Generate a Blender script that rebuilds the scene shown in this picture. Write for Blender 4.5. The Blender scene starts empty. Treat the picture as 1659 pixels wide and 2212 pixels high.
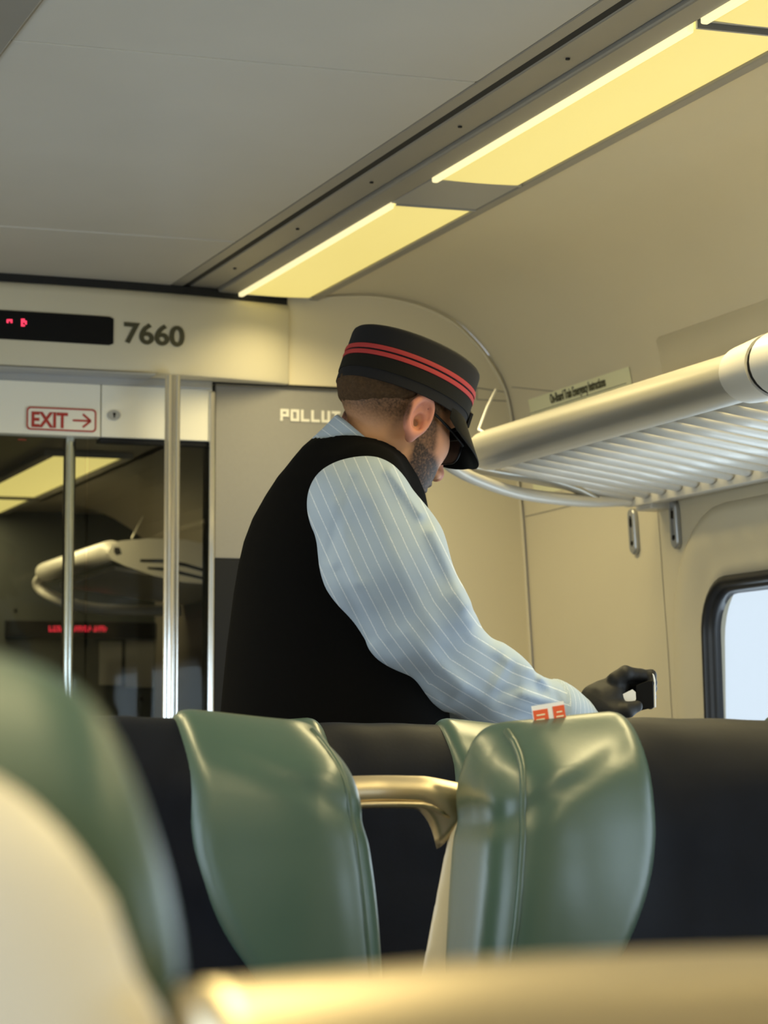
import bpy, bmesh, math, random
import numpy as np
from mathutils import Vector, Matrix

# ------------------------------------------------------------------ camera
F, CX, CY = 5600.0, 829.5, 1106.0            # focal length and centre in pixels of the 1659x2212 frame
TH = math.atan(514 / F)                       # pitch up
PS = math.atan(1973.5 / F * math.cos(TH))     # yaw to the right of the car's long axis
EZ = 1.15                                     # eye height of the seated passenger
C = bpy.context.scene.collection
cam_d = bpy.data.cameras.new('camera'); cam = bpy.data.objects.new('camera', cam_d); C.objects.link(cam)
cam_d.sensor_fit = 'HORIZONTAL'; cam_d.sensor_width = 36; cam_d.lens = 36 * F / 1659
cam_d.clip_start = 0.02
cam.location = (0, 0, EZ)
cam.rotation_euler = (math.pi / 2 + TH, 0, -PS)
cam_d.dof.use_dof = True; cam_d.dof.focus_distance = 3.4; cam_d.dof.aperture_fstop = 15.0
bpy.context.scene.camera = cam

# ------------------------------------------------------------------ world, exposure
SC = bpy.context.scene
world = bpy.data.worlds.new('world'); SC.world = world; world.use_nodes = True
bgn = world.node_tree.nodes['Background']
bgn.inputs[0].default_value = (0.78, 0.88, 1.0, 1); bgn.inputs[1].default_value = 1.2
SC.view_settings.view_transform = 'Standard'; SC.view_settings.look = 'None'
SC.view_settings.gamma = 1; SC.view_settings.use_curve_mapping = False
SC.view_settings.exposure = 0.0
STRIP_W = 7.4          # watts of every ceiling lamp tube
STRIP_COL = (1.0, 0.83, 0.42)
STRIP_SPREAD = math.radians(140)   # the lens throws the light downwards
DAY_W = 10.0           # daylight entering by each window
DAY_COL = (0.72, 0.86, 1.0)

# ------------------------------------------------------------------ helpers
fw = np.array([math.sin(PS) * math.cos(TH), math.cos(PS) * math.cos(TH), math.sin(TH)])
rt = np.array([math.cos(PS), -math.sin(PS), 0.0]); up = np.cross(rt, fw); OO = np.array([0, 0, EZ])
def ray(x, y): return rt * (x - CX) / F - up * (y - CY) / F + fw
def atY(x, y, v): r = ray(x, y); return OO + r * v / r[1]
def atX(x, y, v): r = ray(x, y); return OO + r * v / r[0]

def mesh_obj(name, me, mat=None, parent=None):
    o = bpy.data.objects.new(name, me); C.objects.link(o)
    if mat is not None:
        me.materials.clear(); me.materials.append(mat)
    if parent is not None: o.parent = parent
    return o
def bobj(name, bm, mat=None, parent=None, smooth=False):
    bmesh.ops.recalc_face_normals(bm, faces=bm.faces[:])
    me = bpy.data.meshes.new(name); bm.to_mesh(me); bm.free()
    if smooth:
        me.polygons.foreach_set('use_smooth', [True] * len(me.polygons))
    return mesh_obj(name, me, mat, parent)
def thing(name, label, cat, loc=(0, 0, 0), group=None):
    o = bpy.data.objects.new(name, None); C.objects.link(o); o.location = loc
    o.empty_display_size = 0.05
    return tag(o, label, cat, group)
def tag(o, label, cat, group=None):
    o['label'] = label; o['category'] = cat
    if group: o['group'] = group
    return o
def struct(o, label=None, cat=None):
    o['kind'] = 'structure'
    if label: o['label'] = label
    if cat: o['category'] = cat
    return o
def add_box(bm, lo, hi, bevel=0.0, seg=2):
    b2 = bmesh.new(); bmesh.ops.create_cube(b2, size=1)
    for v in b2.verts:
        v.co = Vector([lo[i] + (v.co[i] + .5) * (hi[i] - lo[i]) for i in range(3)])
    if bevel > 0:
        bmesh.ops.bevel(b2, geom=b2.edges[:], offset=bevel, segments=seg, profile=0.5, affect='EDGES')
    tmp = bpy.data.meshes.new('tmp'); b2.to_mesh(tmp); b2.free(); bm.from_mesh(tmp); bpy.data.meshes.remove(tmp)
def box(name, lo, hi, mat, parent=None, bevel=0.0, seg=2):
    bm = bmesh.new(); add_box(bm, lo, hi, bevel, seg); return bobj(name, bm, mat, parent)
def add_prism(bm, pts, vec):
    """closed polygon pts (3D list) extruded along vec"""
    vec = Vector(vec); a = [bm.verts.new(Vector(p)) for p in pts]; b = [bm.verts.new(Vector(p) + vec) for p in pts]
    n = len(a); bm.faces.new(a); bm.faces.new(b[::-1])
    for i in range(n): bm.faces.new((a[i], b[i], b[(i + 1) % n], a[(i + 1) % n]))
def frames(path):
    P = [Vector(p) for p in path]; T = []
    for i in range(len(P)):
        T.append((P[min(i + 1, len(P) - 1)] - P[max(i - 1, 0)]).normalized())
    ref = Vector((0, 0, 1)) if abs(T[0].z) < .9 else Vector((1, 0, 0))
    out = []; n = (ref - T[0] * ref.dot(T[0])).normalized()
    for p, t in zip(P, T):
        n = (n - t * n.dot(t)).normalized(); out.append((p, t, n, t.cross(n)))
    return out
def add_sweep(bm, path, ra, rb=None, seg=12, cap=True):
    """tube; ra along frame normal (kept near +Z), rb along binormal; numbers or lists"""
    fr = frames(path); N = len(fr)
    if rb is None: rb = ra
    A = ra if hasattr(ra, '__len__') else [ra] * N
    B = rb if hasattr(rb, '__len__') else [rb] * N
    rings = []
    for i, (p, t, n, b) in enumerate(fr):
        rings.append([bm.verts.new(p + n * (A[i] * math.cos(2 * math.pi * k / seg)) + b * (B[i] * math.sin(2 * math.pi * k / seg))) for k in range(seg)])
    for i in range(N - 1):
        for k in range(seg):
            bm.faces.new((rings[i][k], rings[i][(k + 1) % seg], rings[i + 1][(k + 1) % seg], rings[i + 1][k]))
    if cap:
        bm.faces.new(rings[0][::-1]); bm.faces.new(rings[-1])
def sweep(name, path, ra, rb, mat, parent=None, seg=14):
    bm = bmesh.new(); add_sweep(bm, path, ra, rb, seg); return bobj(name, bm, mat, parent, smooth=True)
def spline(pts, n=8):
    """Catmull-Rom through pts"""
    P = [np.array(p, float) for p in pts]; P = [2 * P[0] - P[1]] + P + [2 * P[-1] - P[-2]]; out = []
    for i in range(1, len(P) - 2):
        for k in range(n):
            t = k / n
            out.append(.5 * (2 * P[i] + (P[i + 1] - P[i - 1]) * t + (2 * P[i - 1] - 5 * P[i] + 4 * P[i + 1] - P[i + 2]) * t * t + (3 * P[i] - P[i - 1] - 3 * P[i + 1] + P[i + 2]) * t ** 3))
    out.append(P[-2]); return out
def rrect(a0, a1, b0, b1, r, n=8):
    """rounded rectangle outline in 2D, counter-clockwise"""
    out = []
    for cx, cy, s in ((a1 - r, b1 - r, 0), (a0 + r, b1 - r, 1), (a0 + r, b0 + r, 2), (a1 - r, b0 + r, 3)):
        for k in range(n + 1):
            t = (s + k / n) * math.pi / 2; out.append((cx + r * math.cos(t), cy + r * math.sin(t)))
    return out
def add_ring_loft(bm, loops, close=False):
    """loops: list of equally long 3D outlines, bridged in order"""
    R = [[bm.verts.new(Vector(p)) for p in L] for L in loops]; n = len(R[0])
    for i in range(len(R) if close else len(R) - 1):
        a, b = R[i], R[(i + 1) % len(R)]
        for k in range(n): bm.faces.new((a[k], a[(k + 1) % n], b[(k + 1) % n], b[k]))
    return R
def text_mesh(name, s, size, mat, parent, origin, ux, uz, extrude=0.0006, bold=0.0, sx=1.0):
    cu = bpy.data.curves.new(name, 'FONT'); cu.body = s; cu.size = size; cu.extrude = extrude; cu.offset = bold
    t = bpy.data.objects.new(name, cu); C.objects.link(t)
    bpy.context.view_layer.update()
    dg = bpy.context.evaluated_depsgraph_get(); me = bpy.data.meshes.new_from_object(t.evaluated_get(dg))
    bpy.data.objects.remove(t); bpy.data.curves.remove(cu)
    ux = Vector(ux).normalized(); uz = Vector(uz).normalized(); n = ux.cross(uz)
    for v in me.vertices: v.co = Vector(origin) + ux * (v.co.x * sx) + uz * v.co.y + n * v.co.z
    me.name = name
    return mesh_obj(name, me, mat, parent)

# ------------------------------------------------------------------ materials
def mat(name, col, rough=.5, metal=0., var=None, bump=None, coat=0., spec=None, emit=None, estr=0.):
    m = bpy.data.materials.new(name); m.use_nodes = True; nt = m.node_tree; p = nt.nodes['Principled BSDF']
    p.inputs['Base Color'].default_value = (*col, 1); p.inputs['Roughness'].default_value = rough
    p.inputs['Metallic'].default_value = metal
    if coat: p.inputs['Coat Weight'].default_value = coat; p.inputs['Coat Roughness'].default_value = .25
    if spec is not None: p.inputs['Specular IOR Level'].default_value = spec
    if emit: p.inputs['Emission Color'].default_value = (*emit, 1); p.inputs['Emission Strength'].default_value = estr
    tc = nt.nodes.new('ShaderNodeTexCoord')
    if var:
        sc, amt = var; nz = nt.nodes.new('ShaderNodeTexNoise'); nz.inputs['Scale'].default_value = sc; nz.inputs['Detail'].default_value = 5
        nt.links.new(tc.outputs['Object'], nz.inputs['Vector'])
        mx = nt.nodes.new('ShaderNodeMixRGB'); mx.inputs[1].default_value = (*[c * (1 - amt) for c in col], 1)
        mx.inputs[2].default_value = (*[min(1, c * (1 + amt)) for c in col], 1)
        nt.links.new(nz.outputs['Fac'], mx.inputs[0]); nt.links.new(mx.outputs[0], p.inputs['Base Color'])
    if bump:
        sc, st, dist = bump; nb = nt.nodes.new('ShaderNodeTexNoise'); nb.inputs['Scale'].default_value = sc; nb.inputs['Detail'].default_value = 6
        nt.links.new(tc.outputs['Object'], nb.inputs['Vector']); bn = nt.nodes.new('ShaderNodeBump')
        bn.inputs['Strength'].default_value = st; bn.inputs['Distance'].default_value = dist
        nt.links.new(nb.outputs['Fac'], bn.inputs['Height']); nt.links.new(bn.outputs[0], p.inputs['Normal'])
    return m
M = {}
M['cream'] = mat('cream_panel', (.67, .605, .445), .45, var=(3, .04), bump=(300, .04, .001))
M['ceiling'] = mat('ceiling_panel', (.47, .45, .40), .5, var=(4, .06))
M['ceil_dark'] = mat('ceiling_metal', (.30, .285, .25), .42, .3, var=(8, .08))
M['slot_black'] = mat('black_gap', (.006, .006, .006), .8)
M['header'] = mat('header_white', (.88, .85, .73), .45)
M['signcream'] = mat('sign_cream', (.60, .555, .42), .5, var=(3, .03))
M['greymetal'] = mat('grey_metal', (.40, .41, .42), .35, .5)
M['chrome'] = mat('chrome', (.82, .81, .78), .16, 1.)
M['brushed'] = mat('brushed_metal', (.60, .51, .36), .36, 1.)
M['doorgrey'] = mat('door_grey', (.26, .252, .238), .6, var=(120, .05))
M['doordark'] = mat('door_dark', (.014, .015, .018), .6, spec=.2)
M['white'] = mat('white_letter', (.75, .73, .66), .6)
M['olive'] = mat('olive_letter', (.055, .05, .022), .5)
M['red'] = mat('red_print', (.42, .03, .018), .5)
M['black'] = mat('black_plastic', (.004, .004, .0045), .5, spec=.15)
M['rubber'] = mat('black_rubber', (.012, .012, .013), .38)
M['led'] = mat('red_led', (.3, .01, .01), .4, emit=(1, .05, .12), estr=2.2)
M['leddim'] = mat('red_led_dim', (.3, .01, .01), .4, emit=(1, .03, .06), estr=.8)
M['rackmetal'] = mat('rack_satin', (.46, .44, .38), .36, .45)
M['slat'] = mat('rack_slat', (.66, .63, .56), .38, .15)
M['navy'] = mat('navy_vinyl', (.0036, .0052, .0115), .5, var=(40, .25), bump=(160, .12, .0012), spec=.10)
M['green'] = mat('green_vinyl', (.043, .082, .068), .36, var=(9, .10), bump=(120, .10, .0012), coat=.3)
M['shell'] = mat('cream_shell', (.60, .56, .49), .38)
M['floor'] = mat('floor_vinyl', (.09, .09, .095), .6, var=(60, .3))
M['diff'] = mat('diffuser', (.5, .46, .25), .5, emit=(1., .80, .225), estr=.70)
M['diffedge'] = mat('diffuser_edge', (.6, .58, .4), .35, emit=(1., .86, .45), estr=.95)
M['paper'] = mat('paper_label', (.84, .83, .56), .6)
M['ink'] = mat('ink', (.07, .07, .04), .6)
M['whitepaper'] = mat('white_paper', (.85, .85, .85), .6)
M['orange'] = mat('orange_print', (.75, .10, .02), .6)
M['vest'] = mat('black_knit', (.0030, .0029, .0029), .9, bump=(500, .3, .001), spec=.05)
M['hat'] = mat('black_felt', (.011, .0105, .0115), .85, bump=(700, .3, .001), spec=.2)
M['hatband'] = mat('hat_braid', (.009, .008, .0055), .8, bump=(900, .5, .001), spec=.15)
M['hatred'] = mat('red_braid', (.36, .022, .02), .7, bump=(1500, .4, .001))
M['visor'] = mat('visor_patent', (.003, .003, .003), .45, spec=.12)
M['glove'] = mat('glove_nitrile', (.013, .013, .0135), .58, bump=(90, .25, .002), spec=.25)
M['hair'] = mat('brown_hair', (.060, .034, .016), .8, spec=.15, var=(220, .6), bump=(600, .8, .002))
M['trouser'] = mat('navy_trousers', (.012, .013, .02), .8)
M['leather'] = mat('black_shoe', (.01, .01, .01), .35)
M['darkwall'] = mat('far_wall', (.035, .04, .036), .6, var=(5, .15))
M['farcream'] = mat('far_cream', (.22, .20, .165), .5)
M['eye'] = mat('eye_white', (.5, .46, .42), .3)
gl = bpy.data.materials.new('clear_glass'); gl.use_nodes = True; nt = gl.node_tree; nt.nodes.clear()
o_ = nt.nodes.new('ShaderNodeOutputMaterial'); mx = nt.nodes.new('ShaderNodeMixShader'); tr = nt.nodes.new('ShaderNodeBsdfTransparent')
gs = nt.nodes.new('ShaderNodeBsdfGlossy'); gs.inputs['Roughness'].default_value = .02; tr.inputs[0].default_value = (.93, .95, .95, 1)
fr_ = nt.nodes.new('ShaderNodeLayerWeight'); fr_.inputs[0].default_value = .12
fm_ = nt.nodes.new('ShaderNodeMath'); fm_.operation = 'MULTIPLY_ADD'; fm_.inputs[1].default_value = .35; fm_.inputs[2].default_value = .008; nt.links.new(fr_.outputs['Facing'], fm_.inputs[0])
nt.links.new(fm_.outputs[0], mx.inputs[0]); nt.links.new(tr.outputs[0], mx.inputs[1]); nt.links.new(gs.outputs[0], mx.inputs[2]); nt.links.new(mx.outputs[0], o_.inputs[0])
M['glass'] = gl
# striped shirt: thin white lines from the 'stripe' attribute
sh = mat('striped_shirt', (.32, .395, .495), .8); nt = sh.node_tree; p = nt.nodes['Principled BSDF']
at = nt.nodes.new('ShaderNodeAttribute'); at.attribute_name = 'stripe'
mm = nt.nodes.new('ShaderNodeMath'); mm.operation = 'FRACT'; nt.links.new(at.outputs['Fac'], mm.inputs[0])
m2 = nt.nodes.new('ShaderNodeMath'); m2.operation = 'COMPARE'; m2.inputs[1].default_value = .5; m2.inputs[2].default_value = .055
nt.links.new(mm.outputs[0], m2.inputs[0])
nz = nt.nodes.new('ShaderNodeTexNoise'); nz.inputs['Scale'].default_value = 900; tc = nt.nodes.new('ShaderNodeTexCoord'); nt.links.new(tc.outputs['Object'], nz.inputs['Vector'])
mr = nt.nodes.new('ShaderNodeMapRange'); mr.inputs[1].default_value = .3; mr.inputs[2].default_value = .6; nt.links.new(nz.outputs['Fac'], mr.inputs[0])
m3 = nt.nodes.new('ShaderNodeMath'); m3.operation = 'MULTIPLY'; nt.links.new(m2.outputs[0], m3.inputs[0]); nt.links.new(mr.outputs[0], m3.inputs[1])
mc = nt.nodes.new('ShaderNodeMixRGB'); mc.inputs[1].default_value = (.32, .395, .495, 1); mc.inputs[2].default_value = (.58, .63, .68, 1)
nt.links.new(m3.outputs[0], mc.inputs[0]); nt.links.new(mc.outputs[0], p.inputs['Base Color']); p.inputs['Specular IOR Level'].default_value = .2
p.inputs['Sheen Weight'].default_value = .1
M['shirt'] = sh
# skin with beard / redness attributes
sk = mat('skin', (.52, .30, .20), .5); nt = sk.node_tree; p = nt.nodes['Principled BSDF']
p.inputs['Specular IOR Level'].default_value = .25; p.inputs['Roughness'].default_value = .6; p.inputs['Subsurface Weight'].default_value = .06; p.inputs['Subsurface Radius'].default_value = (.01, .004, .002); p.inputs['Subsurface Scale'].default_value = .5
ab = nt.nodes.new('ShaderNodeAttribute'); ab.attribute_name = 'beard'; ar = nt.nodes.new('ShaderNodeAttribute'); ar.attribute_name = 'red'
tc = nt.nodes.new('ShaderNodeTexCoord'); nz = nt.nodes.new('ShaderNodeTexNoise'); nz.inputs['Scale'].default_value = 260; nz.inputs['Detail'].default_value = 4
nt.links.new(tc.outputs['Object'], nz.inputs['Vector'])
mr = nt.nodes.new('ShaderNodeMapRange'); mr.inputs[1].default_value = .3; mr.inputs[2].default_value = .7; mr.inputs[3].default_value = .82; mr.inputs[4].default_value = 1.1
nt.links.new(nz.outputs['Fac'], mr.inputs[0])
mb = nt.nodes.new('ShaderNodeMath'); mb.operation = 'MULTIPLY'; mb.use_clamp = True; nt.links.new(ab.outputs['Fac'], mb.inputs[0]); nt.links.new(mr.outputs[0], mb.inputs[1])
c1 = nt.nodes.new('ShaderNodeMixRGB'); c1.inputs[1].default_value = (.62, .32, .165, 1); c1.inputs[2].default_value = (.50, .20, .14, 1); nt.links.new(ar.outputs['Fac'], c1.inputs[0])
c2 = nt.nodes.new('ShaderNodeMixRGB'); c2.inputs[2].default_value = (.030, .016, .008, 1); nt.links.new(mb.outputs[0], c2.inputs[0]); nt.links.new(c1.outputs[0], c2.inputs[1])
nt.links.new(c2.outputs[0], p.inputs['Base Color'])
M['skin'] = sk

# ------------------------------------------------------------------ implicit surfaces (dual contouring on a grid)
def nets(f, ax, ay, az, proj=2):
    ax, ay, az = np.asarray(ax), np.asarray(ay), np.asarray(az)
    X, Y, Z = np.meshgrid(ax, ay, az, indexing='ij'); V = f(X, Y, Z); s = V < 0
    sl = [(slice(None, -1)), (slice(1, None))]
    cnt = sum(s[sl[i], sl[j], sl[k]].astype(np.int8) for i in (0, 1) for j in (0, 1) for k in (0, 1))
    act = (cnt > 0) & (cnt < 8); idx = -np.ones(act.shape, np.int64); I, J, K = np.nonzero(act); idx[I, J, K] = np.arange(len(I))
    acc = np.zeros((len(I), 3)); n = np.zeros(len(I)); axs = (ax, ay, az)
    for d in range(3):
        for a in (0, 1):
            for b in (0, 1):
                o0 = [0, 0, 0]; o1 = [0, 0, 0]; e = [q for q in range(3) if q != d]
                o0[e[0]] = o1[e[0]] = a; o0[e[1]] = o1[e[1]] = b; o1[d] = 1
                v0 = V[I + o0[0], J + o0[1], K + o0[2]]; v1 = V[I + o1[0], J + o1[1], K + o1[2]]
                m = (v0 < 0) != (v1 < 0); t = np.where(m, v0 / np.where(m, v0 - v1, 1), 0)
                ijk = (I, J, K)
                for q in range(3):
                    c0 = axs[q][ijk[q] + o0[q]]; c1 = axs[q][ijk[q] + o1[q]]
                    acc[:, q] += np.where(m, c0 + (c1 - c0) * t, 0)
                n += m
    P = acc / n[:, None]; quads = []
    for d in range(3):
        s0 = [slice(None)] * 3; s1 = [slice(None)] * 3; s0[d] = slice(None, -1); s1[d] = slice(1, None)
        ch = s[tuple(s0)] != s[tuple(s1)]; e = [q for q in range(3) if q != d]
        g = np.array(np.nonzero(ch)); ok = np.ones(g.shape[1], bool)
        for q in e: ok &= (g[q] > 0) & (g[q] < V.shape[q] - 1)
        g = g[:, ok]; inside = s[tuple(g)]
        def cell(da, db):
            h = g.copy(); h[e[0]] += da; h[e[1]] += db; return idx[tuple(h)]
        q4 = np.stack([cell(-1, -1), cell(0, -1), cell(0, 0), cell(-1, 0)], 1)
        flip = inside if d != 1 else ~inside
        q4[flip] = q4[flip][:, ::-1]; quads.append(q4)
    Q = np.concatenate(quads); Q = Q[(Q >= 0).all(1)]
    h = min(np.min(np.diff(ax)), np.min(np.diff(ay)), np.min(np.diff(az)))
    for _ in range(proj):
        e = h * .3; x, y, z = P.T; f0 = f(x, y, z)
        g = np.stack([(f(x + e, y, z) - f0) / e, (f(x, y + e, z) - f0) / e, (f(x, y, z + e) - f0) / e], 1)
        st = (f0 / np.maximum((g * g).sum(1), .05))[:, None] * g
        L = np.linalg.norm(st, axis=1, keepdims=True); P = P - st * np.minimum(1, h * .7 / np.maximum(L, 1e-9))
    return P, Q
def net_obj(name, f, ax, ay, az, material, parent=None, tf=None, attrs=None, proj=2, origin=None):
    P, Q = nets(f, ax, ay, az, proj)
    W = P if tf is None else tf(P)
    me = bpy.data.meshes.new(name)
    a, b, c = W[Q[:400, 0]], W[Q[:400, 1]], W[Q[:400, 2]]; nrm = np.cross(b - a, c - a)
    e = 1e-4; x, y, z = P[Q[:400]].mean(1).T; f0 = f(x, y, z)
    g = np.stack([f(x + e, y, z) - f0, f(x, y + e, z) - f0, f(x, y, z + e) - f0], 1)
    if tf is not None:
        q0 = tf(np.zeros((1, 3))); J = (tf(np.eye(3)) - q0); g = g @ J
    if (nrm * g).sum() < 0: Q = Q[:, ::-1]
    if origin is not None: W = W - np.asarray(origin)
    me.from_pydata(W.tolist(), [], Q.tolist())
    me.polygons.foreach_set('use_smooth', np.ones(len(me.polygons), bool))
    for k, fn in (attrs or {}).items():
        at = me.attributes.new(k, 'FLOAT', 'POINT'); at.data.foreach_set('value', np.asarray(fn(P[:, 0], P[:, 1], P[:, 2]), np.float32))
    return mesh_obj(name, me, material, parent)
def smin(a, b, k): h = np.maximum(k - np.abs(a - b), 0) / k; return np.minimum(a, b) - h * h * k * .25
def smax(a, b, k): return -smin(-a, -b, k)
def sst(a, b, x): t = np.clip((x - a) / (b - a), 0, 1); return t * t * (3 - 2 * t)
def ell(x, y, z, c, r):
    a, b, d = (x - c[0]), (y - c[1]), (z - c[2])
    k0 = np.sqrt((a / r[0]) ** 2 + (b / r[1]) ** 2 + (d / r[2]) ** 2); k1 = np.sqrt((a / r[0] ** 2) ** 2 + (b / r[1] ** 2) ** 2 + (d / r[2] ** 2) ** 2)
    return k0 * (k0 - 1) / np.maximum(k1, 1e-6)
def cap(x, y, z, a, b, ra, rb):
    ab = np.subtract(b, a); L = ab @ ab; t = np.clip(((x - a[0]) * ab[0] + (y - a[1]) * ab[1] + (z - a[2]) * ab[2]) / L, 0, 1)
    return np.sqrt((x - a[0] - t * ab[0]) ** 2 + (y - a[1] - t * ab[1]) ** 2 + (z - a[2] - t * ab[2]) ** 2) - (ra + (rb - ra) * t)
def chain(x, y, z, pts, rad, k=.02):
    d = None
    for i in range(len(pts) - 1):
        e = cap(x, y, z, pts[i], pts[i + 1], rad[i], rad[i + 1]); d = e if d is None else smin(d, e, k)
    return d
rng_ = np.random.RandomState(5)
_nd = rng_.randn(24, 3); _nd /= np.linalg.norm(_nd, axis=1)[:, None]; _np = rng_.rand(24) * 6.28
def wob(x, y, z, freq, n=8, o=0):
    """cheap smooth noise, about -1..1"""
    s = 0
    for i in range(o, o + n):
        d = _nd[i]; s = s + np.sin(freq * (1 + .5 * ((i * 7) % 5) / 4) * (x * d[0] + y * d[1] + z * d[2]) + _np[i])
    return s / math.sqrt(n) * .9

# ================================================================== THE SETTING
YB = 5.6                      # end bulkhead
Y0 = -1.6                     # wall behind the camera
ZC = 2.18                     # ceiling
XL = -0.45                    # left side wall
PROF = [(1.80, 2.187), (1.88, 2.197), (1.954, 2.20), (2.046, 2.188), (2.115, 2.165), (2.161, 2.137), (2.207, 2.095), (2.236, 2.059),
        (2.265, 2.011), (2.283, 1.951), (2.294, 1.875), (2.305, 1.766), (2.314, 1.679), (2.327, 1.473), (2.338, 1.279), (2.345, 1.0), (2.345, 0.0)]
PROF = [tuple(p) for p in spline([(a, b) for a, b in PROF], 3)]
def wallx(z):
    for (a, b), (c, d) in zip(PROF, PROF[1:]):
        if d <= z <= b and b > d and a > 2.0: return a + (c - a) * (b - z) / (b - d)
    return 2.345
XM = 2.345 + XL               # mirror: x -> XM - x
WIN = [(3.25, 4.69, .82, 1.487), (1.35, 2.79, .82, 1.487), (-.55, .89, .82, 1.487)]   # y0,y1,z0,z1

def apply_boolean(o, cutters):
    for c in cutters:
        m = o.modifiers.new('cut', 'BOOLEAN'); m.operation = 'DIFFERENCE'; m.solver = 'EXACT'; m.object = c
    bpy.context.view_layer.update(); dg = bpy.context.evaluated_depsgraph_get()
    me = bpy.data.meshes.new_from_object(o.evaluated_get(dg)); o.modifiers.clear(); o.data = me
    for c in cutters: bpy.data.objects.remove(c)

def side_wall(name, mirror):
    fx = (lambda x: XM - x) if mirror else (lambda x: x)
    outer = [(2.372, 0.0), (2.372, 1.9), (2.36, 2.2), (2.15, 2.30), (1.80, 2.30)]
    pts = [(fx(a), Y0, b) for a, b in PROF] + [(fx(a), Y0, b) for a, b in outer]
    bm = bmesh.new(); add_prism(bm, pts, (0, YB - Y0, 0)); w = bobj(name, bm, M['cream'])
    cut = []
    for (y0, y1, z0, z1) in WIN:
        b2 = bmesh.new(); add_prism(b2, [(fx(2.2), a, b) for a, b in rrect(y0, y1, z0, z1, .115)], (fx(2.7) - fx(2.2), 0, 0)); cut.append(bobj('cut', b2))
    apply_boolean(w, cut)
    for p_ in w.data.polygons: p_.use_smooth = True
    try:
        w.data.set_sharp_from_angle(angle=math.radians(30))
    except Exception: pass
    return struct(w)
wall_right = side_wall('wall_right', False); wall_right['label'] = 'cream moulded side wall curving up into the ceiling cove'
wall_left = side_wall('wall_left', True); wall_left['label'] = 'cream moulded side wall beside the passenger seats'

def window(n, spec, mirror, label):
    fx = (lambda x: XM - x) if mirror else (lambda x: x)
    y0, y1, z0, z1 = spec; root = bpy.data.objects.new('window_%d' % n, None); C.objects.link(root)
    root.location = (fx(2.34), (y0 + y1) / 2, z0); struct(root, label)
    def L(d, x, r): return [(fx(x + wallx(b) - 2.33) - root.location.x, a - root.location.y, b - root.location.z) for a, b in rrect(y0 + d, y1 - d, z0 + d, z1 - d, max(.02, r - d))]
    bm = bmesh.new()   # raised cream surround
    add_ring_loft(bm, [L(-.155, 2.345, .115), L(-.148, 2.327, .115), L(-.125, 2.317, .115), L(-.085, 2.317, .115), L(-.06, 2.326, .115), L(-.03, 2.329, .115), L(.0, 2.329, .115), L(.0, 2.36, .115)])
    bobj('window_surround', bm, M['cream'], root, smooth=True)
    bm = bmesh.new()   # rubber gasket
    add_ring_loft(bm, [L(-.004, 2.335, .115), L(-.004, 2.318, .115), L(.006, 2.313, .115), L(.014, 2.315, .115), L(.017, 2.322, .115), L(.020, 2.325, .115), L(.024, 2.326, .115), L(.030, 2.345, .115), L(.0, 2.36, .115)], True)
    bobj('gasket', bm, M['rubber'], root, smooth=True)
    bm = bmesh.new(); pts = L(.024, 2.332, .115); add_prism(bm, pts, (fx(.006) - fx(0), 0, 0)); bobj('pane', bm, M['glass'], root)
    ld = bpy.data.lights.new('window_daylight', 'AREA'); ld.shape = 'RECTANGLE'; ld.size = y1 - y0 - .1; ld.size_y = z1 - z0 - .1
    ld.energy = DAY_W; ld.color = DAY_COL
    lo = bpy.data.objects.new('window_daylight', ld); C.objects.link(lo); lo.location = (fx(2.345), (y0 + y1) / 2, (z0 + z1) / 2)
    lo.rotation_euler = (0, math.pi / 2 * (1 if not mirror else -1), 0)
    lo.rotation_euler = (math.pi / 2, 0, math.pi / 2 if not mirror else -math.pi / 2)
    lo.visible_camera = False
    return root
wl = ['rounded side window with black rubber gasket beside the far seats', 'rounded side window beside the facing seats', 'rounded side window behind the near seats']
for i, s in enumerate(WIN): window(i + 1, s, False, wl[i] + ', right wall'); window(i + 4, s, True, wl[i] + ', left wall')

# floor
fl = struct(box('floor', (XL - .1, Y0, -.06), (2.46, 9.4, 0), M['floor'])); fl['label'] = 'dark speckled vinyl floor of the carriage'
# rear wall
wb = struct(box('wall_back', (XL - .1, Y0 - .08, 0), (2.46, Y0, 2.3), M['cream'])); wb['label'] = 'plain cream wall behind the seats'

# ceiling: slab with panels, gap channels and metal bands as parts
ceil = bpy.data.objects.new('ceiling', None); C.objects.link(ceil); ceil.location = (1.07, 2, ZC); struct(ceil, 'grey panelled ceiling with a black slot and metal bands')
def cbox(name, lo, hi, m, bevel=0):
    lo = [lo[i] - ceil.location[i] for i in range(3)]; hi = [hi[i] - ceil.location[i] for i in range(3)]
    return box(name, lo, hi, m, ceil, bevel)
cbox('ceiling_slab', (XL - .1, Y0, ZC + .05), (2.46, YB + .12, ZC + .12), M['slot_black'])
seams = [Y0, -.35, .99, 2.33, 3.67, 5.01, 5.68]
for a, b in zip(seams, seams[1:]):
    cbox('panel', (.712, a + .002, ZC), (1.440, b - .002, ZC + .04), M['ceiling'], .003)
for a, b in zip(seams, seams[1:]):   # raised joint bead
    if b < 5.6: cbox('joint_bead', (.712, b - .004, ZC - .0025), (1.436, b + .004, ZC + .01), M['ceiling'], .002)
cbox('edge_trim', (1.443, Y0, ZC + .001), (1.470, 5.68, ZC + .04), M['ceil_dark'], .002)
cbox('slot', (1.471, Y0, ZC + .004), (1.487, 5.68, ZC + .05), M['slot_black'])
cbox('metal_band', (1.4875, Y0, ZC + .002), (1.552, 5.68, ZC + .04), M['ceil_dark'], .003)
cbox('lamp_rail', (1.554, Y0, ZC - .006), (1.603, 5.68, ZC + .04), M['ceil_dark'], .004)
cbox('outer_rail', (1.781, Y0, ZC - .004), (1.806, 5.6, ZC + .04), M['ceil_dark'], .004)
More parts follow.
